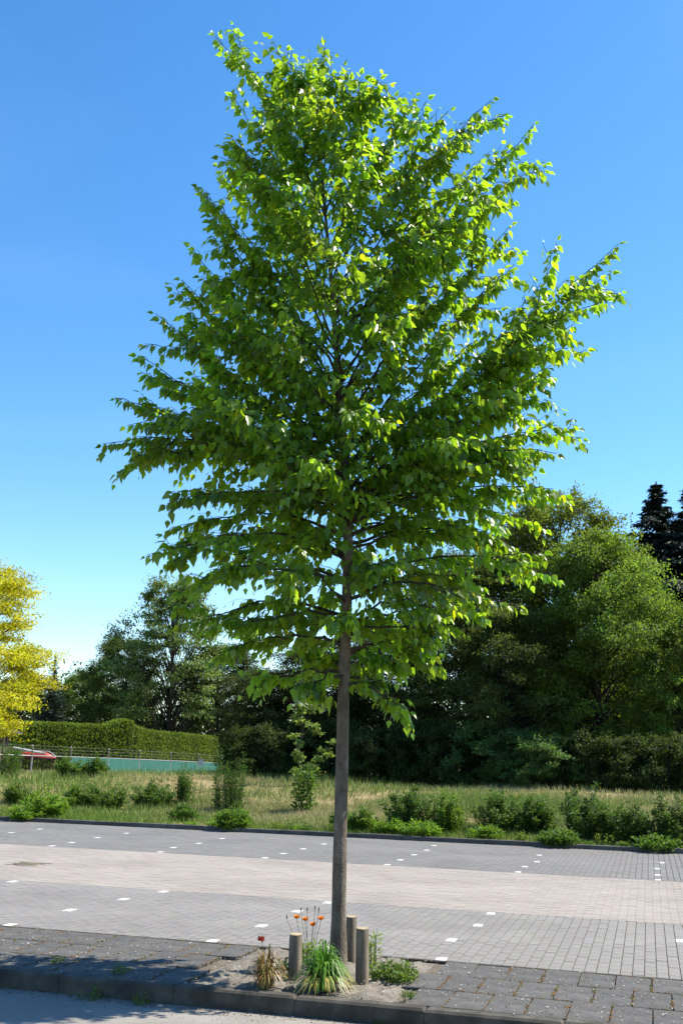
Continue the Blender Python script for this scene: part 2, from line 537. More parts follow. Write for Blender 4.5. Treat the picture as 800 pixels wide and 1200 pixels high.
# white marker bricks, read off the photograph
MARKS_NEAR = [[(580, 1071), (561, 1084), (538, 1102), (508, 1123)],
              [(381, 1057.5), (345, 1068.5), (301, 1084), (246, 1102)],
              [(193, 1043.5), (142, 1053.5), (80, 1067), (7, 1083)],
              [(798, 1088), (799.5, 1104)], [(28, 1032.5)]]
MARKS_FAR = [[(510, 991), (498, 996), (483.5, 1001.5), (468, 1008), (452, 1015.5)],
             [(629, 1002), (623, 1009.5), (615, 1015.5), (606.5, 1024)],
             [(771, 1011), (771, 1018), (771.5, 1026), (772, 1034.5)],
             [(375, 989), (354, 994.5), (331, 1000), (310, 1007)],
             [(259, 982.5), (232, 988.5), (203.5, 993.5), (176.5, 999.5)],
             [(149, 976.5), (118, 981.5), (84, 987), (52, 992)],
             [(45, 971.5), (10, 976)]]
def marks_uv(lines):
    out = []
    for ln in lines:
        for p in ln:
            out.append(uv(ground(p[0], p[1], 0)))
    return out
mk_near, mk_far = marks_uv(MARKS_NEAR), marks_uv(MARKS_FAR)
BU, BV = .105, .21
def white_marks(base, lst, wu, wv, zt):
    me = brick_mesh('white_brick', wu - .006, wv - .006, M['white_brick'])
    for a, b in lst:
        p = P(a, b, zt)
        o = link('white_brick', me, base)
        o.location = (p.x - base.location.x, p.y - base.location.y, zt + .0015 - base.location.z)
        o.rotation_euler = (0, 0, random.gauss(0, .02))

E = .05      # edging stone between tiled strip and bays
bay_n = sheet('parking_bays_near', -11, 11, V_BAY + E, V_LANE, -.008, M['joint'], 'grey brick parking bays beside the tiled planting strip', 'parking bay')
paving(bay_n, -11, 11, V_BAY + E, V_LANE, BU, BV, True, M['bay_brick'], None, 0, 300, .035, mk_near)
lane = sheet('lane', -17, 15, V_LANE, V_FAR, -.0085, M['joint'], 'pinkish brick driving lane between the two rows of parking bays', 'lane')
mh = uv(ground(33, 1012.5, 0))
paving(lane, -17, 15, V_LANE + .004, V_FAR, BV, BU, False, M['lane_brick'], lambda u, v, a, b: abs(u - mh[0]) > .30 or abs(v - mh[1]) > .25, 0, 0, .04)
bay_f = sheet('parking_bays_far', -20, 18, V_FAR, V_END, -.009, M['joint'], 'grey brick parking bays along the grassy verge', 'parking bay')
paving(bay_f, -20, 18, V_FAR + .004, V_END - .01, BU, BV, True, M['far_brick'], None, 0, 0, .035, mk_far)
# drain cover
p = P(mh[0], mh[1], 0)
dc = empty('drain_cover', (p.x, p.y, -.03), 'rusty oval iron drain cover set in the pink brick lane', 'drain cover')
MB().box(Vector((0, 0, .012)), (.60, .50, .026), (U, V, Vector((0, 0, 1))), .01).build('frame', M['iron'], dc)
lid = MB().tube([Vector((0, 0, .02)), Vector((0, 0, .034))], [.23, .22], 24, True).build('lid', M['iron'], dc)
for k in range(5):
    MB().box(Vector(((k - 2) * .07 * U.x, (k - 2) * .07 * U.y, .037)), (.025, .24, .008), (U, V, Vector((0, 0, 1)))).build('rib', M['iron'], lid)

# road, kerbs, tiled strip
KW = .14
road = sheet('road', -40, 40, V_KERB - 14, V_KERB - .002, -.10, M['road'], 'worn light grey road surface with sand along the kerb', 'road')
kerb = empty('kerb', P(0, V_KERB + KW / 2, 0), None, None)
tag(kerb, 'near concrete kerb between the road and the planting strip', 'kerb', kind='structure')
u = -12.0
while u < 12:
    L = 1.0
    c = P(u + L / 2, V_KERB + KW / 2, 0) - kerb.location
    f = random.uniform(.86, 1.1)
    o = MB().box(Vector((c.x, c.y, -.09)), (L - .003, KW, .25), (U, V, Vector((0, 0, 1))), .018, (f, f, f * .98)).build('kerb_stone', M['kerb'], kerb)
    o.rotation_euler = (0, 0, 0)
    o.location.z = random.uniform(-.004, .004)
    u += L
strip = sheet('tiled_strip', -12, 12, V_KERB + KW, V_BAY, .002, M['joint'], 'strip of worn grey tiles between the kerb and the parking bays', 'pavement')
ed = empty('edging', P(0, V_BAY + E / 2, 0)); tag(ed, 'thin concrete edging between tiles and near parking bays', 'edging', kind='structure')
u = -12.0
while u < 12:
    c = P(u + .5, V_BAY + E / 2, 0) - ed.location
    f = random.uniform(.7, .95)
    MB().box(Vector((c.x, c.y, -.06)), (.992, E - .006, .18), (U, V, Vector((0, 0, 1))), .006, (f, f, f)).build('edging_stone', M['kerb'], ed)
    u += 1
S0, S1 = -.98, .66            # bare soil round the tree, along u
TV0, TV1 = V_KERB + KW + .004, V_BAY - .004
NT = 3
tw = (TV1 - TV0) / NT
tvars = []
for k in range(6):
    f = .90 + .035 * k
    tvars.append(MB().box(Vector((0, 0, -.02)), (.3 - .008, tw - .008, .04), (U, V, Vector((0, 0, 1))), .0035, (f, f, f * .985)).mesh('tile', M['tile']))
moss = MB()
for r_ in range(NT):
    for i in range(-32, 33):
        uc = i * .3 + (.15 if r_ % 2 else 0) + .06
        if S0 - .1 < uc < S1 + .12 or (r_ == 3 and S1 < uc < S1 + .3 and False): continue
        vc = TV0 + (r_ + .5) * tw
        p = P(uc, vc, 0)
        o = link('tile', random.choice(tvars), strip)
        o.location = (p.x - strip.location.x, p.y - strip.location.y, .028 - strip.location.z + random.uniform(-.003, .002))
        o.rotation_euler = (random.gauss(0, .006), random.gauss(0, .006), random.gauss(0, .008))
        # moss cushions in the joints
        hasm = random.random() < .75
        for s in range(34):
            if random.random() < (.8 if hasm else .2):
                if random.random() < .8: a, b = uc + .15 + random.gauss(0, .008), vc + random.uniform(-.5, .5) * tw
                else: a, b = uc + random.uniform(-.15, .15), vc + tw / 2 + random.gauss(0, .008)
                q = P(a, min(b, TV1), .026 + random.uniform(0, .006))
                rr = random.uniform(.005, .017)
                th_ = np.arange(6) * math.pi / 3 + random.random()
                ring = np.stack([q.x + np.cos(th_) * rr, q.y + np.sin(th_) * rr * .8, np.full(6, q.z)], -1)
                vv = np.vstack([ring, [[q.x, q.y, q.z + rr * .5]]])
                f = random.uniform(.6, 1.3)
                tt = (f, f, f) if random.random() < .75 else (.5 * f, 1.1 * f, .6 * f)
                moss.add(vv, None, [(k, (k + 1) % 6, 6) for k in range(6)], tt)
mo = moss.build('moss', M['moss'])
tag(mo, 'rusty brown moss growing in the joints of the tiles', 'moss', kind='stuff')
# soil patch: lumpy sheet
def soil_patch():
    a, b = 70, 50
    uu = np.linspace(S0 - .02, S1 + .05, a); ww = np.linspace(TV0 - .02, TV1 + .004, b)
    g1, g2 = np.meshgrid(uu, ww, indexing='ij')
    x = T.x + g1 * U.x + g2 * V.x; y = T.y + g1 * U.y + g2 * V.y
    edge = np.minimum(sm(S0 - .02, S0 + .12, g1), sm(S1 + .05, S1 - .1, g1)) * np.minimum(sm(TV0 - .02, TV0 + .1, g2), sm(TV1, TV1 - .1, g2))
    z = .004 + edge * (.028 + .012 * np.sin(x * 9 + y * 7) + .010 * np.sin(x * 23 - y * 17) + rng.normal(0, .004, x.shape)) + .035 * np.exp(-((g1) ** 2 + g2 ** 2) / .04)
    i, j = np.meshgrid(np.arange(a - 1), np.arange(b - 1), indexing='ij')
    q = np.stack([i * b + j, (i + 1) * b + j, (i + 1) * b + j + 1, i * b + j + 1], -1).reshape(-1, 4)
    v = np.stack([x, y, z], -1).reshape(-1, 3) - np.array([T.x, T.y, 0])
    o = link('soil_bed', mk_mesh('soil_bed', v, [q], M['soil'], smooth=True), None, (T.x, T.y, 0))
    tag(o, 'sandy bare soil bed round the foot of the street tree', 'soil', kind='structure')
soil_patch()
def litter(name, n, fn, smin, smax, mat, label, cat):
    C = []; s = rng.uniform(smin, smax, n)
    for k in range(n): C.append(fn()[:])
    C = np.array(C)
    A = rng.normal(0, 1, (n, 3)); A[:, 2] *= .15
    Nn = rng.normal(0, .25, (n, 3)); Nn[:, 2] = 1
    t = rng.uniform(.6, 1.1, (n, 1)) * np.ones((n, 3))
    o = link(name, leaf_mesh(name, C, A, Nn, s, s * rng.uniform(.5, .9, n), t, mat))
    tag(o, label, cat, kind='stuff')
def f_strip():
    u = random.uniform(-4, 4.2); v = random.uniform(TV0 - .1, TV1)
    return P(u, v, .037)
litter('fallen_petals', 1900, f_strip, .006, .024, M['litter'], 'pale fallen petals scattered over the tiles', 'petals')
litter('leaf_litter', 2600, f_strip, .006, .02, M['moss'], 'brown dry plant litter strewn over the tiles', 'litter')
def f_gut():
    u = random.uniform(-4, 3); v = V_KERB - abs(random.gauss(0, .10)) - .004
    return P(u, v, -.097)
litter('gutter_litter', 1500, f_gut, .006, .022, M['moss'], 'brown litter and dirt lying in the gutter along the kerb', 'litter')
def f_soil():
    u = random.uniform(S0, S1); v = random.uniform(TV0, TV1)
    return P(u, v, .05)
litter('soil_litter', 500, f_soil, .008, .03, M['litter'], 'pale bark chips and dry bits on the soil bed', 'litter')
def f_road():
    u = random.uniform(-4, 3); v = V_KERB - abs(random.gauss(0, .35)) - .01
    return P(u, v, -.097)
litter('road_grit', 1600, f_road, .005, .018, M['litter'], 'pale grit lying on the road along the kerb', 'grit')
def f_bay():
    u = random.uniform(-5, 4.2); v = V_BAY + E + abs(random.gauss(0, .25))
    return P(u, v, .004)
litter('bay_grit', 260, f_bay, .005, .016, M['litter'], 'pale petals blown along the edge of the near parking bays', 'petals')

# far kerb
fk = empty('far_kerb', P(0, V_END, 0)); tag(fk, 'dark weathered kerb along the grassy verge', 'kerb', kind='structure')
u = -22.0
while u < 20:
    c = P(u + .5, V_END + .05, 0) - fk.location
    f = random.uniform(.75, 1.15)
    o = MB().box(Vector((c.x, c.y, .0)), (.99, .11, .21), (U, V, Vector((0, 0, 1))), .012, (f, f, f)).build('kerb_stone', M['far_kerb'], fk)
    o.location.z = random.uniform(-.012, .008)
    u += 1.0

# ------------------------------------------------------------------ the street tree
def bez(a, b, c, n):
    t = np.linspace(0, 1, n)[:, None]
    a, b, c = (np.asarray(x[:], float) for x in (a, b, c))
    return (1 - t) ** 2 * a + 2 * t * (1 - t) * b + t ** 2 * c
def interp(pts, t):
    s = np.linspace(0, 1, len(pts))
    return np.array([np.interp(t, s, pts[:, k]) for k in range(3)])
TRUNK_PX = [(396, 1136), (396.5, 1080), (398, 1000), (400.5, 900), (402.5, 800), (407, 690), (408, 620), (404, 540), (397, 450), (390, 350), (381, 250), (373, 150), (369, 88)]
TR = [.078, .064, .060, .0575, .054, .049, .044, .036, .029, .022, .015, .009, .004]
YT = T.y
tp = []
for k, (x, y) in enumerate(TRUNK_PX):
    q = at_y(x, y, YT + .06 * math.sin(k * 1.7) * (k > 3))
    tp.append(q - T)
tp[0] = Vector((0, 0, -.06))
tp.insert(1, Vector((0, 0, .05))); TR.insert(1, .082)
TR[0] = .11
tp = np.array([q[:] for q in tp])
def trunk_at_z(z):
    return np.array([np.interp(z, tp[:, 2], tp[:, 0]), np.interp(z, tp[:, 2], tp[:, 1]), z])
def trunk_r(z):
    return float(np.interp(z, tp[:, 2], TR))
tree = empty('street_tree', T, 'tall young street tree with heart-shaped green leaves between wooden posts', 'tree')
# smooth trunk
zz = np.linspace(0, len(tp) - 1, 60)
tps = np.stack([np.interp(zz, np.arange(len(tp)), tp[:, k]) for k in range(3)], -1)
for _ in range(3): tps[1:-1] = (tps[:-2] + 2 * tps[1:-1] + tps[2:]) / 4
trs = np.interp(zz, np.arange(len(tp)), TR) * (1 + .02 * np.sin(zz * 5.1))
MB().tube(tps, trs, 16, True).build('trunk', M['bark'], tree, smooth=True)

SIL = [  # tip x, tip y, trunk y, depth offset
    (252, 42, 330, .1), (331, 68, 230, -.2), (372, 70, 180, .15), (430, 96, 250, -.15), (487, 116, 300, .2), (300, 92, 300, .3),
    (575, 114, 430, .1), (626, 148, 470, -.2), (598, 214, 500, .3), (596, 262, 540, -.4), (560, 190, 470, .4),
    (728, 287, 620, 0), (718, 322, 620, -.3), (672, 382, 650, .3), (648, 425, 680, -.3), (680, 511, 720, .1), (632, 547, 730, -.4),
    (662, 588, 750, .2), (655, 680, 785, -.1), (606, 712, 790, -.5), (545, 742, 800, .4), (478, 846, 812, -.3), (600, 640, 770, .5),
    (232, 222, 480, -.1), (226, 290, 520, .2), (180, 368, 600, .1), (162, 415, 640, -.3), (150, 498, 690, .2), (118, 520, 700, -.1),
    (160, 548, 720, .4), (170, 650, 765, 0), (203, 700, 785, -.4), (205, 735, 795, .3), (250, 775, 800, -.2), (310, 805, 806, .2), (355, 815, 812, -.4),
    (270, 160, 420, .3), (250, 340, 560, -.4)]
for (x_, y_) in [(272, 115), (258, 195), (250, 255), (214, 330), (215, 400), (200, 450), (176, 478), (196, 590), (192, 622), (230, 690), (270, 740),
                 (552, 150), (575, 236), (592, 312), (640, 342), (640, 400), (622, 468), (650, 530), (640, 618), (622, 655), (572, 698), (512, 770),
                 (455, 102), (402, 78), (350, 76), (525, 132), (440, 805), (285, 270), (300, 210), (520, 250), (540, 320), (560, 400), (330, 130), (460, 160), (590, 590), (230, 520)]:
    SIL.append((x_, y_, min(812, y_ + 120 + abs(x_ - 400) * .75 - max(0, (y_ - 450)) * .45), random.uniform(-.9, .7)))
PROF = [(70, 12), (100, 70), (150, 110), (200, 140), (300, 185), (400, 225), (520, 262), (600, 248), (700, 205), (760, 150), (810, 80)]
for k in range(9):           # hanging lower skirt of the crown
    x_ = random.uniform(205, 600)
    SIL.append((x_, 815 - abs(x_ - 395) * .36 - random.uniform(0, 55), 790, random.choice((-1, 1)) * random.uniform(.2, 1.3)))
wood = MB()
C_, A_, N_l, L_, T_ = [], [], [], [], []
UP = np.array([0, 0, 1.0])
def add_leaf(p, d, size, tint):
    C_.append(p); A_.append(d); L_.append(size); T_.append(tint)
def leafy(pts, spacing, t0, tint, size=.101):
    """alternate leaves along a twig; blades hang"""
    seg = np.linalg.norm(np.diff(pts, axis=0), axis=1).sum()
    n = max(2, int(seg * (1 - t0) / spacing))
    side = random.choice((-1, 1))
    for k in range(n + 1):
        t = t0 + (1 - t0) * k / n
        p = interp(pts, t)
        d = unit(interp(pts, min(1, t + .08)) - interp(pts, max(0, t - .08)))
        s = unit(np.cross(d, UP)) * side
        side = -side
        a = unit(d * random.uniform(.35, .75) + s * random.uniform(.3, .8) + np.array([0, 0, random.uniform(-1.7, -.4)]) + rng.normal(0, .16, 3))
        if k == n: a = unit(d + np.array([0, 0, -.5]))
        sz = size * random.choice((.62, .8, .95, 1.0, 1.1, 1.2)) * random.uniform(.92, 1.1) * (1 - .3 * max(0, t - .8) / .2)
        pet = p + a * random.uniform(.012, .03)
        if random.random() < .03: tint_ = np.array(tint) * np.array([1.7, 1.15, .7])
        else: tint_ = np.array(tint)
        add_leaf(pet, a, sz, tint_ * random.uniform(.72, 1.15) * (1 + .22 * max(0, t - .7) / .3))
        nn = np.cross(a, np.cross(UP if abs(a[2]) < .92 else d, a)) + rng.normal(0, .6, 3) + s * .4
        N_l.append(nn)
def primary(start, tip, rad, dense=1.0, fork=True):
    start = np.asarray(start[:]); tip = np.asarray(tip[:])
    d = tip - start
    L = np.linalg.norm(d)
    hor = np.array([d[0], d[1], 0])
    ctrl = start + d * .5 + np.array([0, 0, .07 * L]) - hor * .03 + rng.normal(0, .05 * L, 3) * .6
    if fork and d[2] < .45 * np.linalg.norm(hor): ctrl += np.array([0, 0, .17 * L])
    pts = bez(start, ctrl, tip, 12)
    tl = np.linspace(0, 1, 12)
    for ax_ in range(3):      # slow bends, as a grown branch has
        pts[:, ax_] += .028 * L * np.sin(tl * math.pi * random.uniform(1.2, 2.6) + random.uniform(0, 6)) * tl * (1.3 - tl) * random.choice((-1, 1))
    pts[1:-1] += rng.normal(0, .013, (10, 3))
    wood.tube(pts, .003 + (rad - .003) * np.linspace(1, 0, 12) ** 1.5, 6)
    base_t = rng.normal(1, .06)
    base_t = rng.normal(1, .12)
    tint = (base_t * rng.normal(1, .06), base_t, base_t)
    leafy(pts, .042, .14, tint)
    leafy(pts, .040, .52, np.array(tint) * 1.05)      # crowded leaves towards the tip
    if fork:
        for _ in range(3 if L > 2.0 else 2):
            t = random.uniform(.5, .82)
            p = interp(pts, t)
            dd = unit(interp(pts, min(1, t + .1)) - p)
            w_ = rng.normal(0, 1, 3) * np.array([1, 1, .7])
            w_ = unit(w_ - dd * w_.dot(dd))
            fl_ = L * (1 - t) * random.uniform(.5, .85) + .1
            primary(p, p + unit(dd + w_ * random.uniform(.45, .8)) * fl_ + np.array([0, 0, -.05 * fl_]), max(.004, rad * .35), .9, False)
    n = max(4, int(L / .175 * dense))
    side = random.choice((-1, 1))
    for k in range(n):
        t = .12 + .86 * (k + random.random() * .6) / n
        p = interp(pts, t)
        dd = unit(interp(pts, min(1, t + .05)) - interp(pts, max(0, t - .05)))
        s = np.cross(dd, UP)
        s = unit(s) if np.linalg.norm(s) > .2 else unit(rng.normal(0, 1, 3) * np.array([1, 1, 0]))
        ph = random.gauss(0, .75)
        s = s * side * math.cos(ph) + UP * math.sin(ph) * .8
        side = -side
        ln = min(.85, max(.17, (.74 * (1 - t) ** 1.3 + .05) * L * .62)) * random.choice((.55, .75, .9, 1.0, 1.25))
        dirn = unit(dd * random.uniform(.5, 1.0) + s * .85)
        e = p + dirn * ln + np.array([0, 0, -.26 * ln])
        mid = p + dirn * ln * .55 + np.array([0, 0, .08 * ln]) + rng.normal(0, .02, 3)
        tw_ = bez(p, mid, e, 6)
        wood.tube(tw_, np.linspace(max(.0035, rad * .28 * (1 - t)), .0016, 6), 4)
        leafy(tw_, .058, .15, np.array(tint) * random.uniform(.9, 1.1))
        if ln > .3:
            for m in range(int(ln / .22)):
                t2 = random.uniform(.2, .85)
                p2 = interp(tw_, t2)
                s2 = unit(np.cross(dirn, UP) * random.choice((-1, 1)) + dirn * .8 + rng.normal(0, .35, 3))
                l2 = random.uniform(.12, .32)
                t3 = bez(p2, p2 + s2 * l2 * .5 + np.array([0, 0, .02]), p2 + s2 * l2 + np.array([0, 0, -.05]), 4)
                wood.tube(t3, [.002, .0018, .0016, .0013], 3)
                leafy(t3, .056, .25, tint)
for (x, y, ys, dy) in SIL:
    tip = at_y(x, y, YT + dy) - T
    rise = (130 + .55 * abs(x - 402)) * float(sm(640, 300, y)) - 10 * float(sm(560, 700, y))   # upper branches climb, lower ones arch over
    ys = float(np.clip(min(ys, y + rise), 120, 795)) + random.uniform(-12, 12)
    s = at_y(404, ys, YT) - T
    s = trunk_at_z(min(s.z, tp[-1, 2] - .3))
    primary(s, tip, min(.020, trunk_r(s[2]) * .5))
ga = 0.0
NP = 56
for k in range(NP):
    f = (k + .5) / NP
    ty = 780 - f * 690 + random.uniform(-25, 25)
    prof = np.interp(ty, [p_[0] for p_ in PROF], [p_[1] for p_ in PROF])
    ga += 2.39996
    az = ga
    rr = prof * mpp(at_y(400, ty, YT)) * random.uniform(.5, .85)
    tipc = at_y(402 - (780 - ty) * .03, ty, YT) - T
    tip = np.array([tipc.x + rr * math.cos(az), tipc.y + rr * math.sin(az), tipc.z + random.uniform(-.1, .1)])
    zs = max(tp[5, 2] + .1, tip[2] - rr * random.uniform(.7, 1.1) * float(sm(700, 300, ty)))
    s = trunk_at_z(zs)
    primary(s, tip, min(.017, trunk_r(zs) * .45), .95)
for k in range(110):          # short leafy shoots along the upper stem
    z_ = random.uniform(tp[6, 2] + .1, tp[-1, 2] - .1) if k < 75 else random.uniform(tp[6, 2] - .1, tp[9, 2])
    s = trunk_at_z(z_)
    a_ = random.uniform(0, 2 * math.pi)
    d_ = np.array([math.cos(a_), math.sin(a_), random.uniform(-.1, .7)])
    l_ = random.uniform(.25, .75)
    sp = bez(s, s + d_ * l_ * .55 + np.array([0, 0, .05]), s + d_ * l_ + np.array([0, 0, -.12 * l_]), 6)
    wood.tube(sp, np.linspace(.005, .0016, 6), 4)
    leafy(sp, .05, .25, np.array([1, 1, 1]) * random.uniform(.85, 1.15))
    for m in range(3):
        p2 = interp(sp, random.uniform(.3, .8))
        d2 = unit(d_ + rng.normal(0, .7, 3)) * random.uniform(.12, .3)
        t3 = bez(p2, p2 + d2 * .5, p2 + d2 + np.array([0, 0, -.05]), 4)
        wood.tube(t3, [.002, .0018, .0016, .0013], 3)
        leafy(t3, .056, .2, (1, 1, 1))
wood.build('branches', M['twig'], tree, smooth=True)
C_, A_, N_l, L_, T_ = (np.array(x) for x in (C_, A_, N_l, L_, T_))
print('LEAVES', len(C_))
# the 300 leaves that show largest are separate parts
Cw = C_ + np.array(T[:])
toc = np.array([0, 0, H]) - Cw
dist = np.linalg.norm(toc, axis=1)
X_, Y_, Z_ = frames(A_, N_l)
face = abs((Z_ * toc).sum(1)) / dist
show = L_ ** 2 * face / dist ** 2
dcen = np.linalg.norm((Cw - np.array([T.x, T.y, 0]))[:, :2], axis=1)
show = show * np.where((toc / dist[:, None] * (Cw - trunk_at_z(4) - np.array(T[:]))).sum(1) > .5, 1.0, .2)
big = np.argsort(-show)[:300]
tris8 = np.vstack([LEAF8_T, LEAF8_T2])
lvars = []
for k in range(5):
    f = .85 + .08 * k
    lvars.append(mk_mesh('leaf', LEAF8 * np.array([.78, 1, 1]), [tris8, LEAF8_Q], M['leaf'], np.full((10, 3), f), smooth=True))
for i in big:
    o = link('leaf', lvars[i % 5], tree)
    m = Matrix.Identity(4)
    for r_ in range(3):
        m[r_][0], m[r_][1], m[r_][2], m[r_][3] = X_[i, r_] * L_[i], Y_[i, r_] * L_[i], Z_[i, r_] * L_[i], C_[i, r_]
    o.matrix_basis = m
rest = np.setdiff1d(np.arange(len(C_)), big)
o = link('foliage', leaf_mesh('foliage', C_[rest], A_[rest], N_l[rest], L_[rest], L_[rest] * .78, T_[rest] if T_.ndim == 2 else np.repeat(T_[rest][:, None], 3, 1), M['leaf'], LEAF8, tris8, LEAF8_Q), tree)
o['kind'] = 'stuff'

# ------------------------------------------------------------------ wooden posts
def wooden_post(px, ybase, ytop, wpx, label, lean):
    g = ground(px, ybase, .035)
    k = mpp(g)
    h = (ybase - ytop) * k / math.cos(PITCH) * 1.01
    r = wpx * k / 2
    e = empty('wooden_post', (g.x, g.y, g.z), label, 'post', 'sawn wooden posts round the street tree')
    n, rows = 20, 9
    v = []
    for i in range(rows):
        t = i / (rows - 1)
        for j in range(n):
            a = 2 * math.pi * j / n
            rr = r * (1 + .02 * math.sin(3 * a + lean * 40) + .012 * math.sin(5 * a + t * 3)) * (1 if i < rows - 1 else .95)
            if j == 14 and t > .1: rr *= .86          # drying crack
            v.append((rr * math.cos(a) + lean * t * h, rr * math.sin(a), -.08 + t * (h + .08) + (.004 * math.sin(a) if i == rows - 1 else 0)))
    q = [(i * n + j, i * n + (j + 1) % n, (i + 1) * n + (j + 1) % n, (i + 1) * n + j) for i in range(rows - 1) for j in range(n)]
    MB().add(v, q).build('shaft', M['post'], e, smooth=True)
    top = np.array(v[-n:])
    c = top.mean(0) + np.array([0, 0, .002])
    top = (top - c) * .995 + c + np.array([0, 0, .0015])
    MB().add(np.vstack([top, [c]]), None, [(j, (j + 1) % n, n) for j in range(n)]).build('sawn_top', M['cut'], e)
    return e
wooden_post(344.5, 1146, 1099.5, 15.5, 'short round wooden post beside the brown-leaved tuft', .01)
wooden_post(424, 1150, 1093.5, 15.5, 'round wooden post with a long drying crack beside the low cushion plant', -.012)
wooden_post(410.5, 1128, 1079, 12.6, 'round wooden post standing right behind the tree trunk', .0)

# ------------------------------------------------------------------ bed plants
def strap_tuft(name, px, py, wpx, hpx, n, cols, label, cat, width=.014, droop=1.0, group=None):
    g = ground(px, py, .03)
    k = mpp(g)
    Rr, Hh = wpx * k / 2, hpx * k
    e = empty(name, g, label, cat, group)
    mb = MB()
    for i in range(n):
        az = random.uniform(0, 2 * math.pi)
        out = math.sqrt(random.random())
        reach = Rr * (.15 + .9 * out)
        hh = Hh * (1.08 - .55 * out ** 2) * random.uniform(.75, 1.05)
        d = np.array([math.cos(az), math.sin(az), 0])
        b0 = d * Rr * .34 * random.random() + np.array([0, 0, -.01])
        endz = hh * (1 - .95 * droop * out ** 1.5)
        pts = bez(b0, d * reach * .45 + np.array([0, 0, hh * 1.25]), d * reach + np.array([0, 0, max(.01, endz)]), 6)
        s = np.array([-d[1], d[0], 0])
        ws = width * np.array([.7, 1, 1, .85, .55, .08]) * random.uniform(.7, 1.2)
        v = np.empty((12, 3))
        v[0::2] = pts - s * ws[:, None] / 2 ; v[1::2] = pts + s * ws[:, None] / 2
        v[:, 2] = np.maximum(v[:, 2], .004)
        q = [(2 * j, 2 * j + 1, 2 * j + 3, 2 * j + 2) for j in range(5)]
        c = np.array(cols(out, random.random()))
        mb.add(v, q, None, c * random.uniform(.75, 1.2))
    mb.build('strap_leaves', M['blade'], e)['kind'] = 'stuff'
    return e
def lily_col(o, r):
    if o > .78 and r < .75: return (.42, .36, .10)
    return (.11, .26, .03) if r < .7 else (.18, .36, .05)
strap_tuft('daylily_clump', 378, 1160, 88, 48, 380, lily_col, 'bright green arching strap-leaved clump with yellowed outer leaves at the trunk foot', 'plant', .016)
def red_col(o, r):
    return (.26, .13, .06) if r < .45 else ((.20, .19, .05) if r < .75 else (.45, .34, .15))
tuft = strap_tuft('brown_tuft', 311, 1158, 64, 42, 260, red_col, 'reddish brown grassy tuft with one red flower bud beside a post', 'plant', .011, .7)
g = Vector(tuft.location)
st = bez((0, 0, 0), (-.02, .02, .25), tuple(at_y(306.5, 1102, g.y + .02) - g), 7)
MB().tube(st, .003, 5).build('flower_stem', M['stem'], tuft)
fb = MB()
for k in range(26):
    a = rng.normal(0, 1, 3); a[2] = abs(a[2]) + .3
    fb.add(leaf_arrays(np.array([st[-1] + rng.normal(0, .008, 3)]), np.array([a]), rng.normal(0, 1, (1, 3)), np.array([.035]), np.array([.018]), LEAF4), None, LEAF4_T, (1, 1, 1))
fb.build('red_flower', M['redflower'], tuft)

# orange poppies behind the post
pg = ground(362, 1129, .03)
pop = empty('orange_poppy', pg, 'orange poppies on thin tall stems behind the short wooden post', 'flower')
k_ = mpp(pg)
def poppy_flower(p):
    mb = MB()
    for i in range(5):
        a = i * 1.2566 + random.random() * .3
        d = np.array([math.cos(a), math.sin(a), 1.1])
        C = np.array([p - d * .002])
        mb.add(leaf_arrays(C, np.array([d]), np.array([[-d[0], -d[1], 1.6]]), np.array([.052]), np.array([.06]), LEAF8), LEAF8_Q, tris8, (1, 1, 1))
    return mb
for i, (x, y) in enumerate([(347.4, 1076.4), (357.6, 1079), (366.3, 1085), (376, 1078)]):
    e_ = np.array((at_y(x, y, pg.y + random.uniform(-.05, .05)) - pg)[:])
    s = bez((random.uniform(-.03, .03), random.uniform(-.03, .03), 0), (e_[0] * .7, e_[1], e_[2] * .55), e_, 7)
    MB().tube(s, .0022, 4).build('stem', M['stem'], pop)
    fo = poppy_flower(e_).build('flower', M['petal'], pop)
    MB().tube([e_, e_ + np.array([0, 0, .02])], [.007, .004], 6, True).build('flower_centre', M['stem'], fo)
for (x, y) in [(336, 1076), (352.5, 1067), (360, 1067), (369, 1065), (373.5, 1067)]:
    e_ = np.array((at_y(x, y, pg.y + random.uniform(-.05, .05)) - pg)[:])
    s = bez((random.uniform(-.03, .03), random.uniform(-.03, .03), 0), (e_[0] * .7, e_[1], e_[2] * .55), e_, 7)
    m_ = MB().tube(s, .0018, 4)
    m_.tube([e_ - np.array([0, 0, .006]), e_ + np.array([0, 0, .006]), e_ + np.array([0, 0, .02]), e_ + np.array([0, 0, .028])], [.003, .007, .006, .001], 6)
    m_.build('bud', M['stem'], pop)

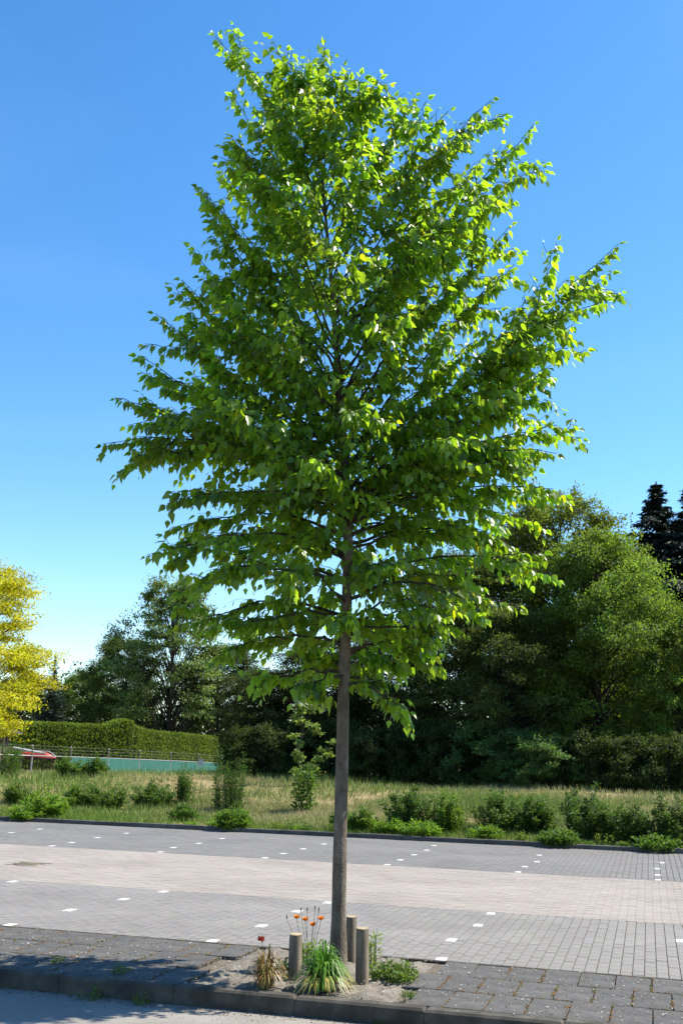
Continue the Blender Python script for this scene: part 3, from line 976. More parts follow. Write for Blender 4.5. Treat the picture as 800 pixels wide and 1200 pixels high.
def leafy_plant(name, base, w, h, n, lsize, mat, tint, label, cat, group=None, stems=10, upright=.5, color=None, narrow=.55, mound=True, flatten=1.0):
    """a low bush: stems with leaves along them; base in world coordinates, size in metres"""
    e = empty(name, base, label, cat, group)
    sb = MB()
    Cs, As = [], []
    per = max(4, n // stems)
    for i in range(stems):
        az = random.uniform(0, 2 * math.pi); o_ = math.sqrt(random.random())
        top = h * (math.sqrt(max(.05, 1 - .8 * o_ ** 2)) if mound else random.uniform(.7, 1)) * random.choice((.6, .75, .85, .95, 1.0, 1.18))
        d = np.array([math.cos(az), math.sin(az), 0])
        tip = d * w / 2 * o_ * .95 + np.array([0, 0, top * .92])
        root = d * w * .5 * o_ * (.35 + .5 * upright)
        root = np.array([root[0], root[1], -.03])
        pts = bez(root, root * (1, 1, 0) + np.array([0, 0, top * .6]), tip, 7)
        sb.tube(pts, np.linspace(max(.004, h * .008), .002, 7), 4)
        ts = rng.uniform(.04, 1.0, per)
        for t in ts:
            p = interp(pts, t)
            r_ = lsize * (.9 if upright > .7 else 1.6) * (1.25 - .5 * t)
            q = rng.normal(0, 1, 3); q[2] = abs(q[2]) * .4 - .05
            q = unit(q)
            Cs.append(p + q * r_ * random.random()); As.append(q + np.array([0, 0, .35 * upright]) + d * .2)
    Cs, As = np.array(Cs), np.array(As)
    Cs[:, 2] = np.maximum(Cs[:, 2], .01)
    m = len(Cs)
    Nn = rng.normal(0, .5, (m, 3)); Nn[:, 2] += 1
    sz = lsize * rng.uniform(.6, 1.25, m)
    t = np.array(tint)[None] * rng.uniform(.7, 1.25, (m, 1)) * rng.normal(1, .05, (m, 3))
    st_ = sb.build('stems', M['stem'], e)
    st_['kind'] = 'stuff'
    lf = link('leaves', leaf_mesh('leaves', Cs, As, Nn, sz, sz * narrow, t, mat), e)
    lf['kind'] = 'stuff'
    if color: lf.color = (*color, 1)
    return e
leafy_plant('poppy_foliage', ground(361, 1131, .03), .26, .24, 260, .05, M['weed_leaf'], (1.9, 1.8, .9), 'lush yellow-green feathery leaves under the orange poppies', 'plant', stems=12, narrow=.3)
leafy_plant('cushion_plant', ground(459, 1148, .03), .50, .14, 900, .034, M['weed_leaf'], (1.35, 1.25, 1.1), 'low green cushion plant sprawling beside the cracked wooden post', 'plant', stems=60, narrow=.7, upright=1.0)
leafy_plant('yellowed_weed', ground(437.5, 1132, .03), .14, .30, 160, .05, M['weed_leaf'], (2.2, 1.9, .8), 'small green and yellow weed behind the cracked wooden post', 'plant', stems=9, narrow=.25, upright=.9)
leafy_plant('dark_weed', ground(333, 1146, .03), .16, .16, 150, .04, M['weed_leaf'], (.8, .8, .7), 'small dark leafy weed between the brown tuft and a post', 'plant', stems=9)
WEEDS = [(477, 1170, .10, .07, 'tiny bright green weed on the soil edge by the kerb'), (105, 1172, .18, .11, 'straggly grass weed at the foot of the kerb in the shade'),
         (166, 1178, .13, .09, 'small yellow-green weed at the foot of the kerb'), (140, 1140, .20, .06, 'flat green weed growing between the shaded tiles'),
         (66, 1128, .16, .05, 'flat weed in the shaded tiles of the planting strip'), (445, 1199, .12, .05, 'little weed on the road below the kerb')]
for (x, y, w_, h_, lb) in WEEDS:
    z_ = -.10 if y > 1171 or (x < 120 and y > 1160) else .03
    leafy_plant('weed', ground(x, y, z_), w_, h_, 90, .03, M['weed_leaf'], (1.3, 1.25, .9), lb, 'weed', stems=10, narrow=.3, upright=.9)

# ------------------------------------------------------------------ field plants
def fsize(px, py, w, h):
    b = field(px, py)
    k = mpp(b)
    return b, w * k, h * k
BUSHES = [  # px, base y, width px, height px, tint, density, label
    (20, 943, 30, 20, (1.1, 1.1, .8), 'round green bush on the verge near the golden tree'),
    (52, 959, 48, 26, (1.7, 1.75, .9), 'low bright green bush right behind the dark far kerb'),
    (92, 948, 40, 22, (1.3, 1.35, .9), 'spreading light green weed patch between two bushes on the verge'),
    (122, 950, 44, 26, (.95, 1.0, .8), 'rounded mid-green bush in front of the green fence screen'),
    (180, 948, 46, 24, (.75, .85, .8), 'dark leafy bush on the shaded part of the verge'),  # darker tint paints in the shadow lying on this stretch of verge
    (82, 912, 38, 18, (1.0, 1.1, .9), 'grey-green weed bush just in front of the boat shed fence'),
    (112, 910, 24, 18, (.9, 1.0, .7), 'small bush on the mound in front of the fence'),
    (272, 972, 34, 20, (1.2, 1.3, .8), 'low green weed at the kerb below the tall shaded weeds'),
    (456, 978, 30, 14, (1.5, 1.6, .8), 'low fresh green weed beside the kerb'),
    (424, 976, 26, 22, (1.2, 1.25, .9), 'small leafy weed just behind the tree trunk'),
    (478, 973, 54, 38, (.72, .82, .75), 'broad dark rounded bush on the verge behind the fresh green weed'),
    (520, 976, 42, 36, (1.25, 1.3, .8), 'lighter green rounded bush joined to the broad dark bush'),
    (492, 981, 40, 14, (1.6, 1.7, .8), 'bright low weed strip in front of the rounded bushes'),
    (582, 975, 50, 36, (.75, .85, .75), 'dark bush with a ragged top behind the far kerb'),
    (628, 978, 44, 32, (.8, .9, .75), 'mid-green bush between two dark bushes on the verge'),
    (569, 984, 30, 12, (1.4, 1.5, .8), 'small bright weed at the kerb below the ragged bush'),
    (685, 985, 52, 52, (.7, .8, .75), 'tallest dark bush of the verge with an upright leafy tip'),  # tint lowered so the leaf colour carries the backlit shade
    (734, 988, 56, 40, (.7, .8, .75), 'dark shaded bush right beside the tallest verge bush'),  # shade of the backlit bush mass is put into this tint
    (785, 993, 50, 44, (.68, .72, .7), 'dark brownish bush at the shaded end of the verge'),  # dark tint again includes backlit shade, beside its brownish leaf colour
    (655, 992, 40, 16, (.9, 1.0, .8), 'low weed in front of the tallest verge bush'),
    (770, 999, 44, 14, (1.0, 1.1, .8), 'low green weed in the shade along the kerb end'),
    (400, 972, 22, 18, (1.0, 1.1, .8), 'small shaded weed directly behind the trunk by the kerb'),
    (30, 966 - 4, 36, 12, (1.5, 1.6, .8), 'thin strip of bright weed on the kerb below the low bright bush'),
    (215, 962, 26, 14, (.8, .95, .7), 'small weed in the shade by the far kerb')]  # tint dimmed to suggest the verge shadow
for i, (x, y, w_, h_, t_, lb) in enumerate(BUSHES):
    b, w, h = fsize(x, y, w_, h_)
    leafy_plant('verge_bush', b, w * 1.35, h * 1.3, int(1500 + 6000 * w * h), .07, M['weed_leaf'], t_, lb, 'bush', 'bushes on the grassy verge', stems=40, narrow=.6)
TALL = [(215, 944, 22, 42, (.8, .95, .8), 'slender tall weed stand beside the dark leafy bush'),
        (268, 952, 34, 62, (.6, .75, .7), 'tall shaded weed stand on the verge near the sapling'),  # verge shadow is painted into this dark tint
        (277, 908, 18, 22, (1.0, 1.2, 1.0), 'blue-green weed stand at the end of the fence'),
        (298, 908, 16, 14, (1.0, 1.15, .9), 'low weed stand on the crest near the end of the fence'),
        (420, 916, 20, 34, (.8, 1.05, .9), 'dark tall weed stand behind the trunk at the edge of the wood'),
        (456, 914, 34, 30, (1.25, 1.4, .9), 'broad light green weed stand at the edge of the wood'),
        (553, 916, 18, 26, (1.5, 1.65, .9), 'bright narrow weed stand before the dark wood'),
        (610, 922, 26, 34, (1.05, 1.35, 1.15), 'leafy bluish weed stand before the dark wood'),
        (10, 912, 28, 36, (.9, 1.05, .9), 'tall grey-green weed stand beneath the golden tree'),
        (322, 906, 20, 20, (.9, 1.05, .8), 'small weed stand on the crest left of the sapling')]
for (x, y, w_, h_, t_, lb) in TALL:
    b, w, h = fsize(x, y, w_, h_)
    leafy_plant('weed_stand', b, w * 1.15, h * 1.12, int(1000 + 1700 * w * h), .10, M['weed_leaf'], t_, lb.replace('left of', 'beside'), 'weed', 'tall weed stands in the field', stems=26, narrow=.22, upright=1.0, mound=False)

# low ragged weeds merging along the far kerb
for k in range(46):
    uu_ = -10 + 19 * (k + random.random()) / 46
    q_ = P(uu_, V_END + .25 + abs(random.gauss(0, .45)), 0)
    q_.z = tz(q_.x, q_.y)
    w_ = random.uniform(.25, .8); h_ = random.uniform(.10, .34)
    g_ = random.choice(((1.5, 1.6, .8), (1.1, 1.2, .8), (.85, .95, .8), (1.5, 1.3, .8)))
    leafy_plant('kerb_weed', q_, w_, h_, int(160 + 900 * w_ * h_), random.choice((.05, .065, .08)), M['weed_leaf'], g_, 'low ragged weed clump growing out of the verge along the far kerb', 'weed', 'low weeds along the far kerb', stems=12, narrow=random.choice((.25, .5, .65)), upright=random.choice((.4, .9)))
# sapling with stake
b, w, h = fsize(355, 952, 34, 72)
sap = leafy_plant('sapling', b, w, h, 900, .11, M['weed_leaf'], (.95, 1.05, .8), 'leafy sapling with a short stake on the verge beyond the trunk', 'tree', stems=9, narrow=.65, mound=False, upright=.6)
sb_, sw, sh = fsize(363.5, 951, 4, 21)
stk = empty('stake', sb_, 'short pale wooden stake beside the sapling', 'stake')
MB().tube([Vector((0, 0, -.1)), Vector((0, 0, sh * .95)), Vector((.0, 0, sh))], [sw / 2, sw / 2, sw / 2 * .7], 8, True).build('stake_pole', flat('pale_stake_wood', (.5, .42, .3), .9), stk)

# ------------------------------------------------------------------ grass
def grass_part(name, n, dmin, dmax, label, hmul=1.0, width=.014, xr=None, power=1.0):
    # pick points inside the (widened) field of view, uniform on the ground
    pts = []
    need = n
    while need > 0:
        d = dmin + (dmax - dmin) * rng.random(need * 2) ** power
        x = rng.uniform(-.46, .46, need * 2) * (d + 6)
        y = d
        if xr: 
            k = (x > xr[0]) & (x < xr[1]); x, y = x[k], y[k]
        v = (x - T.x) * V.x + (y - T.y) * V.y
        k = v > V_END + .14
        x, y = x[k], y[k]
        # patchy: thin out on bare spots
        bare = np.sin(x * .8 + 1.1 * np.sin(y * .6)) + np.sin(y * 1.1 - x * .37 + 1) + .6 * np.sin(x * 2.3 + y * 1.9)
        k = rng.random(len(x)) < np.clip(.8 - .42 * bare, .05, 1)
        pts.append(np.stack([x[k], y[k]], -1)); need -= int(k.sum())
    p = np.concatenate(pts)[:n]
    x, y = p[:, 0], p[:, 1]
    z = terrain(x, y) - .02
    v = (x - T.x) * V.x + (y - T.y) * V.y
    d = v - V_END
    C = np.stack([x, y, z], -1)
    A = rng.normal(0, .38, (n, 3)); A[:, 2] = 1
    patch = np.sin(x * .55 + 1.5 * np.sin(y * .35)) + .8 * np.sin(y * .7 + x * .23 + 2) + .5 * np.sin(x * 1.9 - y * 1.4)
    hh = hmul * rng.uniform(.08, .30, n) * (1 + .25 * np.clip(patch, -1, 1)) * np.clip(.55 + d * .12, .55, 1.1)
    Nn = rng.normal(0, 1, (n, 3)); Nn[:, 2] *= .2
    green = np.clip(.62 + .28 * patch + .5 * np.exp(-d / 2.0) + .35 * sm(12, 22, d) + rng.normal(0, .22, n), 0, 1)[:, None]
    straw = np.array([.47, .41, .20]); gr = np.array([.18, .28, .05])
    t = (straw * (1 - green) + gr * green) * rng.uniform(.7, 1.2, (n, 1))
    o = link(name, leaf_mesh(name, C, A, Nn, hh, np.full(n, width) * rng.uniform(.7, 1.4, n), t, M['grass'], BLADE, BLADE_T))
    tag(o, label, 'grass', kind='stuff')
grass_part('verge_grass', 120000, 16, 34, 'long half-dry grass covering the verge beyond the far kerb', 1.0, .014)
grass_part('field_grass', 70000, 32, 56, 'pale dry grass at the back of the field before the wood', 1.15, .022)
grass_part('fence_grass', 14000, 54, 92, 'grass in the dip below the green fence', 1.0, .04, xr=(-40, -4))

# ------------------------------------------------------------------ background trees
def tree_mesh(kind, h, rad, crown_base, n_clump, per, lsize, mat, seed, trunk_r0, flat_=1.0, shape='round', spread=.95):
    """returns (wood mesh, leaf mesh); base at origin"""
    rs = np.random.default_rng(seed)
    wb = MB()
    top = np.array([rs.normal(0, .3), rs.normal(0, .3), h * .9])
    tr = bez((0, 0, -.3), (rs.normal(0, .3), rs.normal(0, .3), h * .45), top, 12)
    wb.tube(tr, np.linspace(trunk_r0, trunk_r0 * .12, 12), 8)
    Cs, As, Ns, ts = [], [], [], []
    ch = h - crown_base
    made = 0; centres = []
    while made < n_clump:
        a = rs.uniform(0, 2 * np.pi); t = rs.uniform(0, 1) ** (.85)
        if shape == 'round': prof = math.sqrt(max(0, 1 - (2 * t - .85) ** 2 / 1.4)) if t > .0 else .5
        elif shape == 'cone': prof = (1 - t) ** .8 + .06
        else: prof = .45 + .55 * math.sin(math.pi * min(1, t * .9 + .12))
        rr = rad * prof * (.35 + .65 * math.sqrt(rs.random())) * (1 + .18 * math.sin(3 * a + seed) + .12 * math.sin(5 * a + 7 * t))
        c = np.array([rr * math.cos(a), rr * math.sin(a), crown_base + t * ch])
        centres.append(c); made += 1
        s_t = np.clip((c[2] - rr * (1.5 if shape == 'tall' else .8)) / (h * .9), .12, .97)
        s = interp(tr, s_t)
        br = bez(s, (s + c) / 2 + np.array([0, 0, .08 * np.linalg.norm(c - s)]), c, 6)
        wb.tube(br, np.linspace(trunk_r0 * .22 * (1 - .6 * s_t) + .01, .012, 6), 4)
        cr = spread * rs.uniform(.7, 1.3) * (rad / 4.5) ** .5
        f = 1 + .16 * rs.normal()
        # sub-sprays give the clump an uneven edge
        nsp = 7
        for m in range(nsp):
            dv = rs.normal(0, 1, 3); dv[2] = dv[2] * .55 + .15; dv = unit(dv)
            e = c + dv * cr * rs.uniform(.6, 1.35) * np.array([1, 1, flat_])
            wb.tube([c, (c + e) / 2 + np.array([0, 0, .04]), e], [.012, .008, .004], 3)
            k = per // nsp
            tt = rs.random(k)[:, None] ** .7
            pp = c + (e - c) * tt + rs.normal(0, .22 * cr, (k, 3)) * np.array([1, 1, .7 * flat_])
            Cs.append(pp)
            As.append(unit(rs.normal(0, .8, (k, 3)) + dv * .7 + np.array([0, 0, -.25])))
            outw = unit(np.array([c[0], c[1], (c[2] - crown_base - ch * .45)]))
            Ns.append(rs.normal(0, .6, (k, 3)) + outw * .6 + np.array([0, 0, .7]))
            ts.append(f * rs.uniform(.75, 1.25, (k, 1)) * np.ones((k, 3)) * (1 + rs.normal(0, .04, 3)))
    C, A, Nn, t = (np.concatenate(x) for x in (Cs, As, Ns, ts))
    sz = lsize * rs.uniform(.6, 1.3, len(C))
    return wb.mesh('trunk', M['forest_bark'], True), leaf_mesh('crown', C, A, Nn, sz, sz * .62, t, mat)
def conifer_mesh(h, rad, seed, weeping=True, per=34):
    rs = np.random.default_rng(seed)
    wb = MB()
    wb.tube([(0, 0, -.3), (.05, 0, h * .5), (0, 0, h)], [h * .016, h * .010, .012], 8)
    Cs, As, Ns, ts = [], [], [], []
    z = h * .06
    while z < h * .995:
        t = z / h
        L0 = rad * (min(1, (1 - t) * 1.35) ** 1.15 + .012)
        n = 8
        for j in range(n):
            a = rs.uniform(0, 2 * np.pi)
            L = L0 * rs.choice((.35, .55, .75, .9, 1.1, 1.4))
            d = np.array([math.cos(a), math.sin(a), 0])
            e = d * L + np.array([0, 0, z - L * .18])
            br = bez((0, 0, z), d * L * .5 + np.array([0, 0, z - L * .28]), e, 6)
            wb.tube(br, np.linspace(.03 * (1 - t) + .008, .004, 6), 3)
            k = int(per * (.4 + L / rad))
            tt = rs.random(k) ** .7
            pp = np.stack([np.interp(tt, np.linspace(0, 1, 6), br[:, q]) for q in range(3)], -1)
            side = np.array([-d[1], d[0], 0])
            pp = pp + side * (rs.normal(0, .16, k) * L * (1 - .5 * tt))[:, None] + np.array([0, 0, -.1]) * rs.random((k, 1))
            Cs.append(pp)
            As.append(unit(d * .5 + side * rs.normal(0, .5, (k, 1)) + np.array([0, 0, -1.0 if weeping else -.15]) + rs.normal(0, .25, (k, 3))))
            Ns.append(d + rs.normal(0, .5, (k, 3)))
            ts.append(rs.uniform(.6, 1.3, (k, 1)) * np.ones((k, 3)))
        z += h * .010 + .04
    C, A, Nn, t = (np.concatenate(x) for x in (Cs, As, Ns, ts))
    sz = rs.uniform(.2, .55, len(C)) * (h / 14) ** .5 * np.clip(1.25 - C[:, 2] / h, .3, 1)
    return wb.mesh('trunk', M['forest_bark'], True), leaf_mesh('crown', C, A, Nn, sz, sz * .3, t, M['needle'])

def put_tree(name, meshes, mh_, mr_, px, top_y, hw_px, Y, label, color=(1, 1, 1), rz=0.0, group=None, cat='tree'):
    """stand a tree on the ground at pixel column px, distance Y; height from its top in the photo"""
    tip = at_y(px, top_y, Y)
    x = tip.x
    z0 = tz(x, Y)
    hgt = tip.z - z0
    k = mpp((x, Y, 3))
    s_r = hw_px * k / mr_
    e = empty(name, (x, Y, z0), label, cat, group, rz, (s_r, s_r, hgt / mh_))
    link('trunk', meshes[0], e)
    c = link('crown', meshes[1], e)
    c.color = (*color, 1)
    c['kind'] = 'stuff'
    return e
B1 = tree_mesh('broad', 13, 4.6, .9, 250, 300, .16, M['wood_leaf'], 1, .24)
B2 = tree_mesh('broad', 13, 4.6, .7, 250, 300, .16, M['wood_leaf'], 2, .22, .8)
B3 = tree_mesh('broad', 13, 4.4, .8, 230, 290, .17, M['dark_leaf'], 3, .26)
B4 = tree_mesh('ash', 16, 4.5, 2.6, 210, 190, .22, M['ash_leaf'], 4, .26, .7, 'tall', 1.0)
B5 = tree_mesh('shrub', 3.4, 2.6, .1, 60, 200, .16, M['dark_leaf'], 5, .07, .9, 'round', .75)
B6 = tree_mesh('golden', 12, 5.0, 2.0, 170, 330, .16, M['gold_leaf'], 6, .2, .40, 'round', 1.25)
CF1 = conifer_mesh(18, 3.2, 11, True, 95)
CF2 = conifer_mesh(13, 2.8, 12, False)
G = 'trees of the wood behind the field'
put_tree('woodland_tree', B3, 13, 4.4, 312, 788, 52, 52, 'dark low woodland tree at the end of the green fence', (.8, .8, .8), .3, G)
put_tree('woodland_tree', B3, 13, 4.4, 368, 765, 76, 50, 'dark woodland tree standing straight behind the street tree trunk', (.75, .75, .75), 1.9, G)
put_tree('woodland_tree', B3, 13, 4.4, 455, 735, 86, 49, 'dark woodland tree beside the trunk with drooping leafy twigs in front', (.85, .82, .8), 4.0, G)
put_tree('woodland_tree', B2, 13, 4.6, 545, 655, 92, 47, 'dull green woodland tree half hidden by the street tree crown', (.72, .70, .75), 2.2, G)
put_tree('woodland_tree', B1, 13, 4.6, 655, 588, 108, 48, 'tallest broad woodland tree with twigs showing against the sky', (1.05, .95, .8), 1.0, G)
put_tree('woodland_tree', B2, 13, 4.6, 702, 632, 90, 44, 'fresh green rounded tree in front of the tallest woodland tree', (1.05, 1.15, 1.0), 5.1, G)
put_tree('woodland_tree', B1, 13, 4.6, 800, 715, 74, 42.5, 'fresh green woodland tree below the dark conifers', (1.1, 1.15, 1.0), 3.3, G)
put_tree('woodland_tree', B3, 13, 4.4, 600, 720, 80, 44, 'dark lower tree in front of the dull green one', (1.25, 1.2, 1.1), 2.9, G)
put_tree('woodland_tree', B3, 13, 4.4, 890, 700, 76, 44, 'dark woodland tree beyond the dark conifers', (1, 1, 1), .7, G)
put_tree('weeping_conifer', CF1, 18, 3.2, 768, 564, 185, 62, 'dark blue-green weeping conifer with one bare slender spire', (1, 1, 1), .4, 'weeping conifers behind the wood')
put_tree('weeping_conifer', CF1, 18, 3.2, 806, 569, 185, 60, 'dark weeping conifer whose spire bends beside its slender neighbour', (.9, .95, 1), 2.6, 'weeping conifers behind the wood')
put_tree('golden_tree', B6, 12, 5.0, -24, 662, 92, 46, 'golden yellow-leaved tree beside the hedge and shed', (1, 1, 1), .5)
put_tree('dark_conifer', CF2, 13, 2.8, 66, 768, 34, 84, 'dark conical conifer beside the golden tree', (1.4, 1.4, 1.2), 0)
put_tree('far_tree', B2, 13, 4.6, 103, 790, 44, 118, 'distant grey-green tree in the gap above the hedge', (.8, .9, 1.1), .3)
put_tree('broad_tree', B3, 13, 4.4, 146, 750, 46, 112, 'dark rounded broadleaf tree behind the hedge', (1.15, 1.25, 1.0), 1.3)
put_tree('ash_tree', B4, 16, 4.5, 206, 684, 62, 108, 'tall airy pale green tree with a visible trunk above the hedge', (1, 1.05, 1), .2)
put_tree('broad_tree', B3, 13, 4.4, 262, 762, 60, 112, 'dark low broadleaf tree behind the end of the hedge', (.7, .75, .8), 3.1)
put_tree('broad_tree', B3, 13, 4.4, 30, 796, 48, 112, 'dark broadleaf tree behind the golden tree', (.9, 1, .9), 5.1)
# pale slender young tree before the wood
PB = tree_mesh('pale', 3.6, .8, .4, 26, 60, .15, M['ash_leaf'], 21, .04, .8, 'tall', .42)
put_tree('slender_tree', PB, 3.6, .8, 362, 828, 26, 40, 'slender pale-leaved young tree before the dark wood beside the trunk', (1.25, 1.3, 1.0), .2)
SHR = [(284, 856, 26, 47), (310, 855, 46, 46), (345, 850, 40, 48), (400, 848, 44, 46), (440, 858, 40, 44), (480, 850, 46, 44), (525, 856, 46, 43), (565, 850, 46, 42.5), (600, 862, 44, 41), (640, 866, 50, 40), (690, 862, 46, 40), (735, 868, 46, 39), (780, 866, 46, 38.5), (830, 862, 50, 38)]
for i, (x, y, hw, Y) in enumerate(SHR):
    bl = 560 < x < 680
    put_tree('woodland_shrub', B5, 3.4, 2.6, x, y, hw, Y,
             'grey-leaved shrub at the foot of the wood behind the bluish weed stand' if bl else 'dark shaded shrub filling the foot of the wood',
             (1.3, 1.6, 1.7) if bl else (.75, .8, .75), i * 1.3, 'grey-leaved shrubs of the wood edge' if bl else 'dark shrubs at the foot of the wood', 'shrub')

# far wood closing the horizon
def far_wood():
    n = 110000
    x = rng.uniform(-150, 170, n); y = 150 + rng.normal(0, 8, n)
    top = 9 + 2.2 * np.sin(x * .13) + 1.6 * np.sin(x * .37 + 1) + 1.0 * np.sin(x * .9)
    z = -.2 + top * rng.random(n) ** .6
    C = np.stack([x, y, z], -1)
    A = rng.normal(0, 1, (n, 3)); Nn = rng.normal(0, .6, (n, 3)) + np.array([0, -.3, .8])
    sz = rng.uniform(.3, .65, n)
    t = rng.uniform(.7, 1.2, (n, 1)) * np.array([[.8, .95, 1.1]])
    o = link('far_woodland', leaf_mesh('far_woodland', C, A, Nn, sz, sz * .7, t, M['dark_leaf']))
    tag(o, 'distant wood closing the view behind the trees', 'woodland', kind='stuff')
far_wood()

# ------------------------------------------------------------------ hedges
def hedge(pxs, tops, Y0, Y1, label, depth=1.6):
    """clipped hedge along a line from (px0,Y0) to (px1,Y1); tops: list of (px, y)"""
    a = at_y(pxs[0], 880, Y0); b = at_y(pxs[1], 880, Y1)
    a.z = tz(a.x, a.y); b.z = tz(b.x, b.y)
    d = Vector((b.x - a.x, b.y - a.y, 0)); L = d.length; d.normalize()
    nn = Vector((d.y, -d.x, 0))
    e = empty('clipped_hedge', a, label, 'hedge')
    ns = 60
    px_at = lambda s: pxs[0] + (pxs[1] - pxs[0]) * s
    hs = []
    for i in range(ns + 1):
        s = i / ns
        q = a + d * L * s
        ty = np.interp(px_at(s), [t_[0] for t_ in tops], [t_[1] for t_ in tops])
        hs.append(at_y(px_at(s), ty, q.y).z - a.z)
    hs = np.array(hs)
    # inner mass of twigs
    core = MB()
    vv = []
    for i in range(ns + 1):
        c = d * L * (i / ns)
        for o_, z_ in ((-depth * .4, -.4), (-depth * .4, hs[i] - .22), (depth * .4, hs[i] - .22), (depth * .4, -.4)):
            vv.append((c.x + nn.x * o_, c.y + nn.y * o_, z_))
    q = [(4 * i + j, 4 * i + j + 1, 4 * i + 5 + j, 4 * i + 4 + j) for i in range(ns) for j in range(3)]
    q += [(0, 1, 2, 3), (4 * ns + 3, 4 * ns + 2, 4 * ns + 1, 4 * ns)]
    core.add(vv, q).build('inner_twigs', flat('hedge_inner_twigs', (.03, .045, .012), .95), e)
    n = int(L * 2400)
    s = rng.random(n); face_ = rng.random(n)
    h_at = np.interp(s, np.linspace(0, 1, ns + 1), hs)
    front = face_ < .55; topf = face_ > .75
    off = np.where(front, depth / 2, np.where(topf, rng.uniform(-.5, .5, n) * depth, -depth / 2)) + rng.normal(0, .07, n)
    z = np.where(topf, h_at + rng.normal(0, .05, n), rng.random(n) * h_at)
    C = np.array(d[:])[None] * (s * L)[:, None] + np.array(nn[:])[None] * off[:, None]
    C[:, 2] = z
    A = rng.normal(0, .45, (n, 3)); A[:, 2] += .8
    Nn = np.where(topf[:, None], UP[None], np.array(nn[:])[None] * np.sign(off)[:, None]) + rng.normal(0, .45, (n, 3))
    sz = rng.uniform(.10, .24, n)
    t = rng.uniform(.7, 1.2, (n, 1)) * np.ones((n, 3)) * (1 + .12 * np.sin(s * L * 2.1)[:, None])
    lf = link('clipped_foliage', leaf_mesh('clipped_foliage', C, A, Nn, sz, sz * .5, t, M['hedge_leaf']), e)
    lf['kind'] = 'stuff'
hedge((-30, 151), [(-30, 846), (20, 848), (90, 851), (118, 852), (128, 847), (140, 845), (151, 848)], 74, 80, 'long clipped evergreen hedge with a raised end bulge')
hedge((148.5, 246), [(148, 852), (165, 858), (200, 861), (246, 865)], 86, 96, 'lower clipped evergreen hedge sloping down beside the dark gap')

# ------------------------------------------------------------------ fence
FP = [(-8, 878.5, 63), (38, 880, 66), (83, 881.5, 70), (127, 883, 74), (163.5, 884.5, 78), (200, 886, 82), (232, 887.5, 86), (259, 889, 90)]
fl = [at_y(x, y + 5.5, Y) for x, y, Y in FP]           # rail points
fbase = Vector((fl[0].x, fl[0].y, tz(fl[0].x, fl[0].y)))
fence = empty('screened_fence', fbase, 'long fence with green screen cloth, concrete posts and barbed wire', 'fence')
for i, q in enumerate(fl):
    b = q - fbase
    g_ = tz(q.x, q.y) - fbase.z
    dirn = (fl[min(i + 1, len(fl) - 1)] - fl[max(i - 1, 0)]).normalized()
    nrm = Vector((-dirn.y, dirn.x, 0)) * 1.0
    m_ = MB()
    m_.tube([(b.x, b.y, g_ - .3), (b.x, b.y, b.z + .06)], .055, 6, True)
    po = m_.build('post', M['concrete_post'], fence)
    m_ = MB().tube([(b.x, b.y, b.z + .03), (b.x - .30 * dirn.x + nrm.x * -.2, b.y - .3 * dirn.y + nrm.y * -.2, b.z + .62)], .05, 6, True)
    m_.build('angled_arm', M['concrete_post'], po)
for i in range(len(fl) - 1):
    a, b = fl[i] - fbase, fl[i + 1] - fbase
    MB().tube([a, b], .035, 6, True).build('rail', M['steel'], fence)
    d = b - a; nx = Vector((d.y, -d.x, 0)).normalized() * .03
    ga_, gb_ = tz(fl[i].x, fl[i].y) - fbase.z, tz(fl[i + 1].x, fl[i + 1].y) - fbase.z
    if i >= 2:
        vv = []; n = 14
        for k in range(n + 1):
            t = k / n
            p_ = a + d * t
            gz = ga_ + (gb_ - ga_) * t
            wv = .025 * math.sin(k * 1.9 + i)
            for zz_ in (p_.z - .03, (p_.z + gz) / 2, gz - .05):
                vv.append((p_.x + nx.x + nx.x * wv * 20, p_.y + nx.y + nx.y * wv * 20, zz_))
        q = [(3 * k + j, 3 * k + 3 + j, 3 * k + 4 + j, 3 * k + 1 + j) for k in range(n) for j in range(2)]
        MB().add(vv, q).build('screen_cloth', M['screen'], fence)
    for w_ in range(3):
        f = (w_ + 1) / 3
        def tipof(k):
            q = fl[k] - fbase
            dirn = (fl[min(k + 1, len(fl) - 1)] - fl[max(k - 1, 0)]).normalized()
            return Vector((q.x - .3 * f * dirn.x + .2 * f * dirn.y, q.y - .3 * f * dirn.y - .2 * f * dirn.x, q.z + .03 + .57 * f))
        MB().tube([tipof(i), tipof(i + 1)], .006, 3).build('barbed_wire', M['steel'], fence)
sg = at_y(235.5, 893.5, 85.6)
so = empty('white_notice', (sg.x, sg.y, sg.z), 'blank white notice board fixed on the green fence screen', 'sign')
MB().box(Vector((0, 0, 0)), (.38, .02, .50)).build('board', M['white'], so)
for dz_ in (-.2, .2):
    MB().tube([(0, .0, dz_), (0, .28, dz_)], .012, 5, True).build('bracket', M['steel'], so)

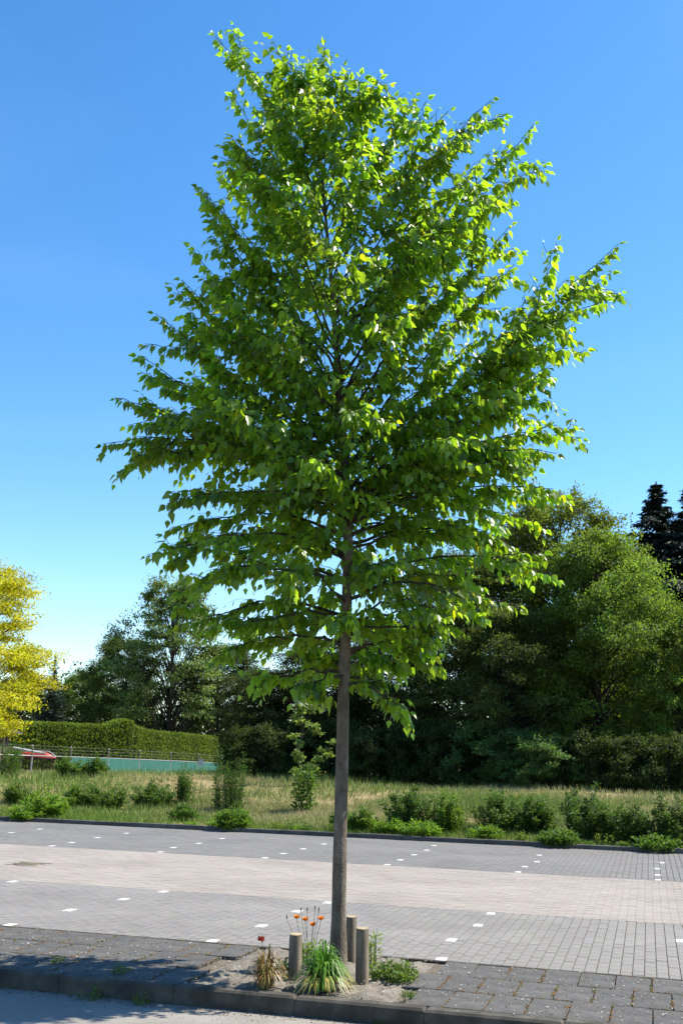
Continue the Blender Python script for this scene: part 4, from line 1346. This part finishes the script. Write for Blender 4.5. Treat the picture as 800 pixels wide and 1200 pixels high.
# boat, rack and shed beyond the fence
bc = at_y(42, 884, 72)
gz = tz(bc.x, bc.y)
rack = empty('wooden_rack', (bc.x, bc.y, gz), 'dark slatted wooden rack under the red boat', 'rack')
rh = bc.z - gz - .22
for k in range(11):
    MB().box(Vector((-1.15 + k * .23, -.4, rh / 2)), (.10, .03, rh), None).build('slat', M['plank'], rack)
for k in (0, 1):
    MB().box(Vector((0, -.375 + k * .9, rh - .05)), (2.5, .05, .1), None).build('beam', M['plank'], rack)
for sx in (-1.1, 1.1):
    MB().box(Vector((sx, .55, rh / 2 - .05)), (.1, .1, rh), None).build('leg', M['plank'], rack)
boat = empty('red_boat', (bc.x, bc.y, gz + rh), 'small red boat lying upside down on the rack behind the fence', 'boat')
vv = []; n, m_ = 15, 9
for i in range(n):
    t = i / (n - 1) * 2 - 1
    wd = .48 * (1 - abs(t) ** 2.6); ht = .42 * (1 - .5 * abs(t) ** 3)
    for j in range(m_):
        a = math.pi * j / (m_ - 1)
        vv.append((t * 1.35, math.cos(a) * wd, ht * math.sin(a) ** .7 * (.3 + .7 * (1 - abs(t) ** 4))))
q = [(i * m_ + j, (i + 1) * m_ + j, (i + 1) * m_ + j + 1, i * m_ + j + 1) for i in range(n - 1) for j in range(m_ - 1)]
hull = MB().add(vv, q).build('hull', M['red'], boat, smooth=True)
MB().tube([(-1.33, 0, .15), (-.9, 0, .43), (0, 0, .45), (.9, 0, .43), (1.33, 0, .15)], .03, 6, True).build('keel', M['white'], hull)
b0, b1 = at_y(16, 876.5, 71.5), at_y(50, 882.5, 71.5)
mast = empty('white_mast', ((b0.x + b1.x) / 2, 71.5, (b0.z + b1.z) / 2), 'long white mast lying slanted across the red boat', 'mast')
c_ = Vector(mast.location)
MB().tube([b0 - c_, b1 - c_], [.10, .07], 8, True).build('mast_pole', M['white'], mast)
MB().tube([b1 - c_, b1 - c_ + Vector((.25, 0, -.06))], [.07, .035], 8, True).build('mast_foot', M['steel'], mast)
sc = at_y(-22, 870, 68)
gz = tz(sc.x, 68)
shed = empty('garden_shed', (sc.x, 68, gz), 'dark-roofed wooden shed beyond the fence under the golden tree', 'shed')
rf = at_y(11, 858, 66.5); ev = rf.z - gz
hwid = rf.x - sc.x
MB().box(Vector((0, 0, ev / 2 - .1)), (hwid * 2 - 1.2, 2.2, ev)).build('wall', M['plank'], shed)
rid = at_y(-22, 846, 68).z - gz
for s in (-1, 1):
    vv = [(s * hwid, -1.6, ev - .05), (s * hwid, 1.6, ev - .05), (0, 1.6, rid), (0, -1.6, rid)]
    vv += [(x, y, z + .08) for x, y, z in vv]
    q = [(0, 1, 2, 3), (7, 6, 5, 4), (0, 4, 5, 1), (1, 5, 6, 2), (2, 6, 7, 3), (3, 7, 4, 0)]
    MB().add(vv, q).build('roof', M['roof'], shed)
MB().box(Vector((hwid - .3, -1.45, ev / 2 - .1)), (.1, .1, ev)).build('post', M['plank'], shed)
MB().box(Vector((hwid * .3, -1.115, .95)), (.8, .04, 1.9)).build('door', M['roof'], shed)
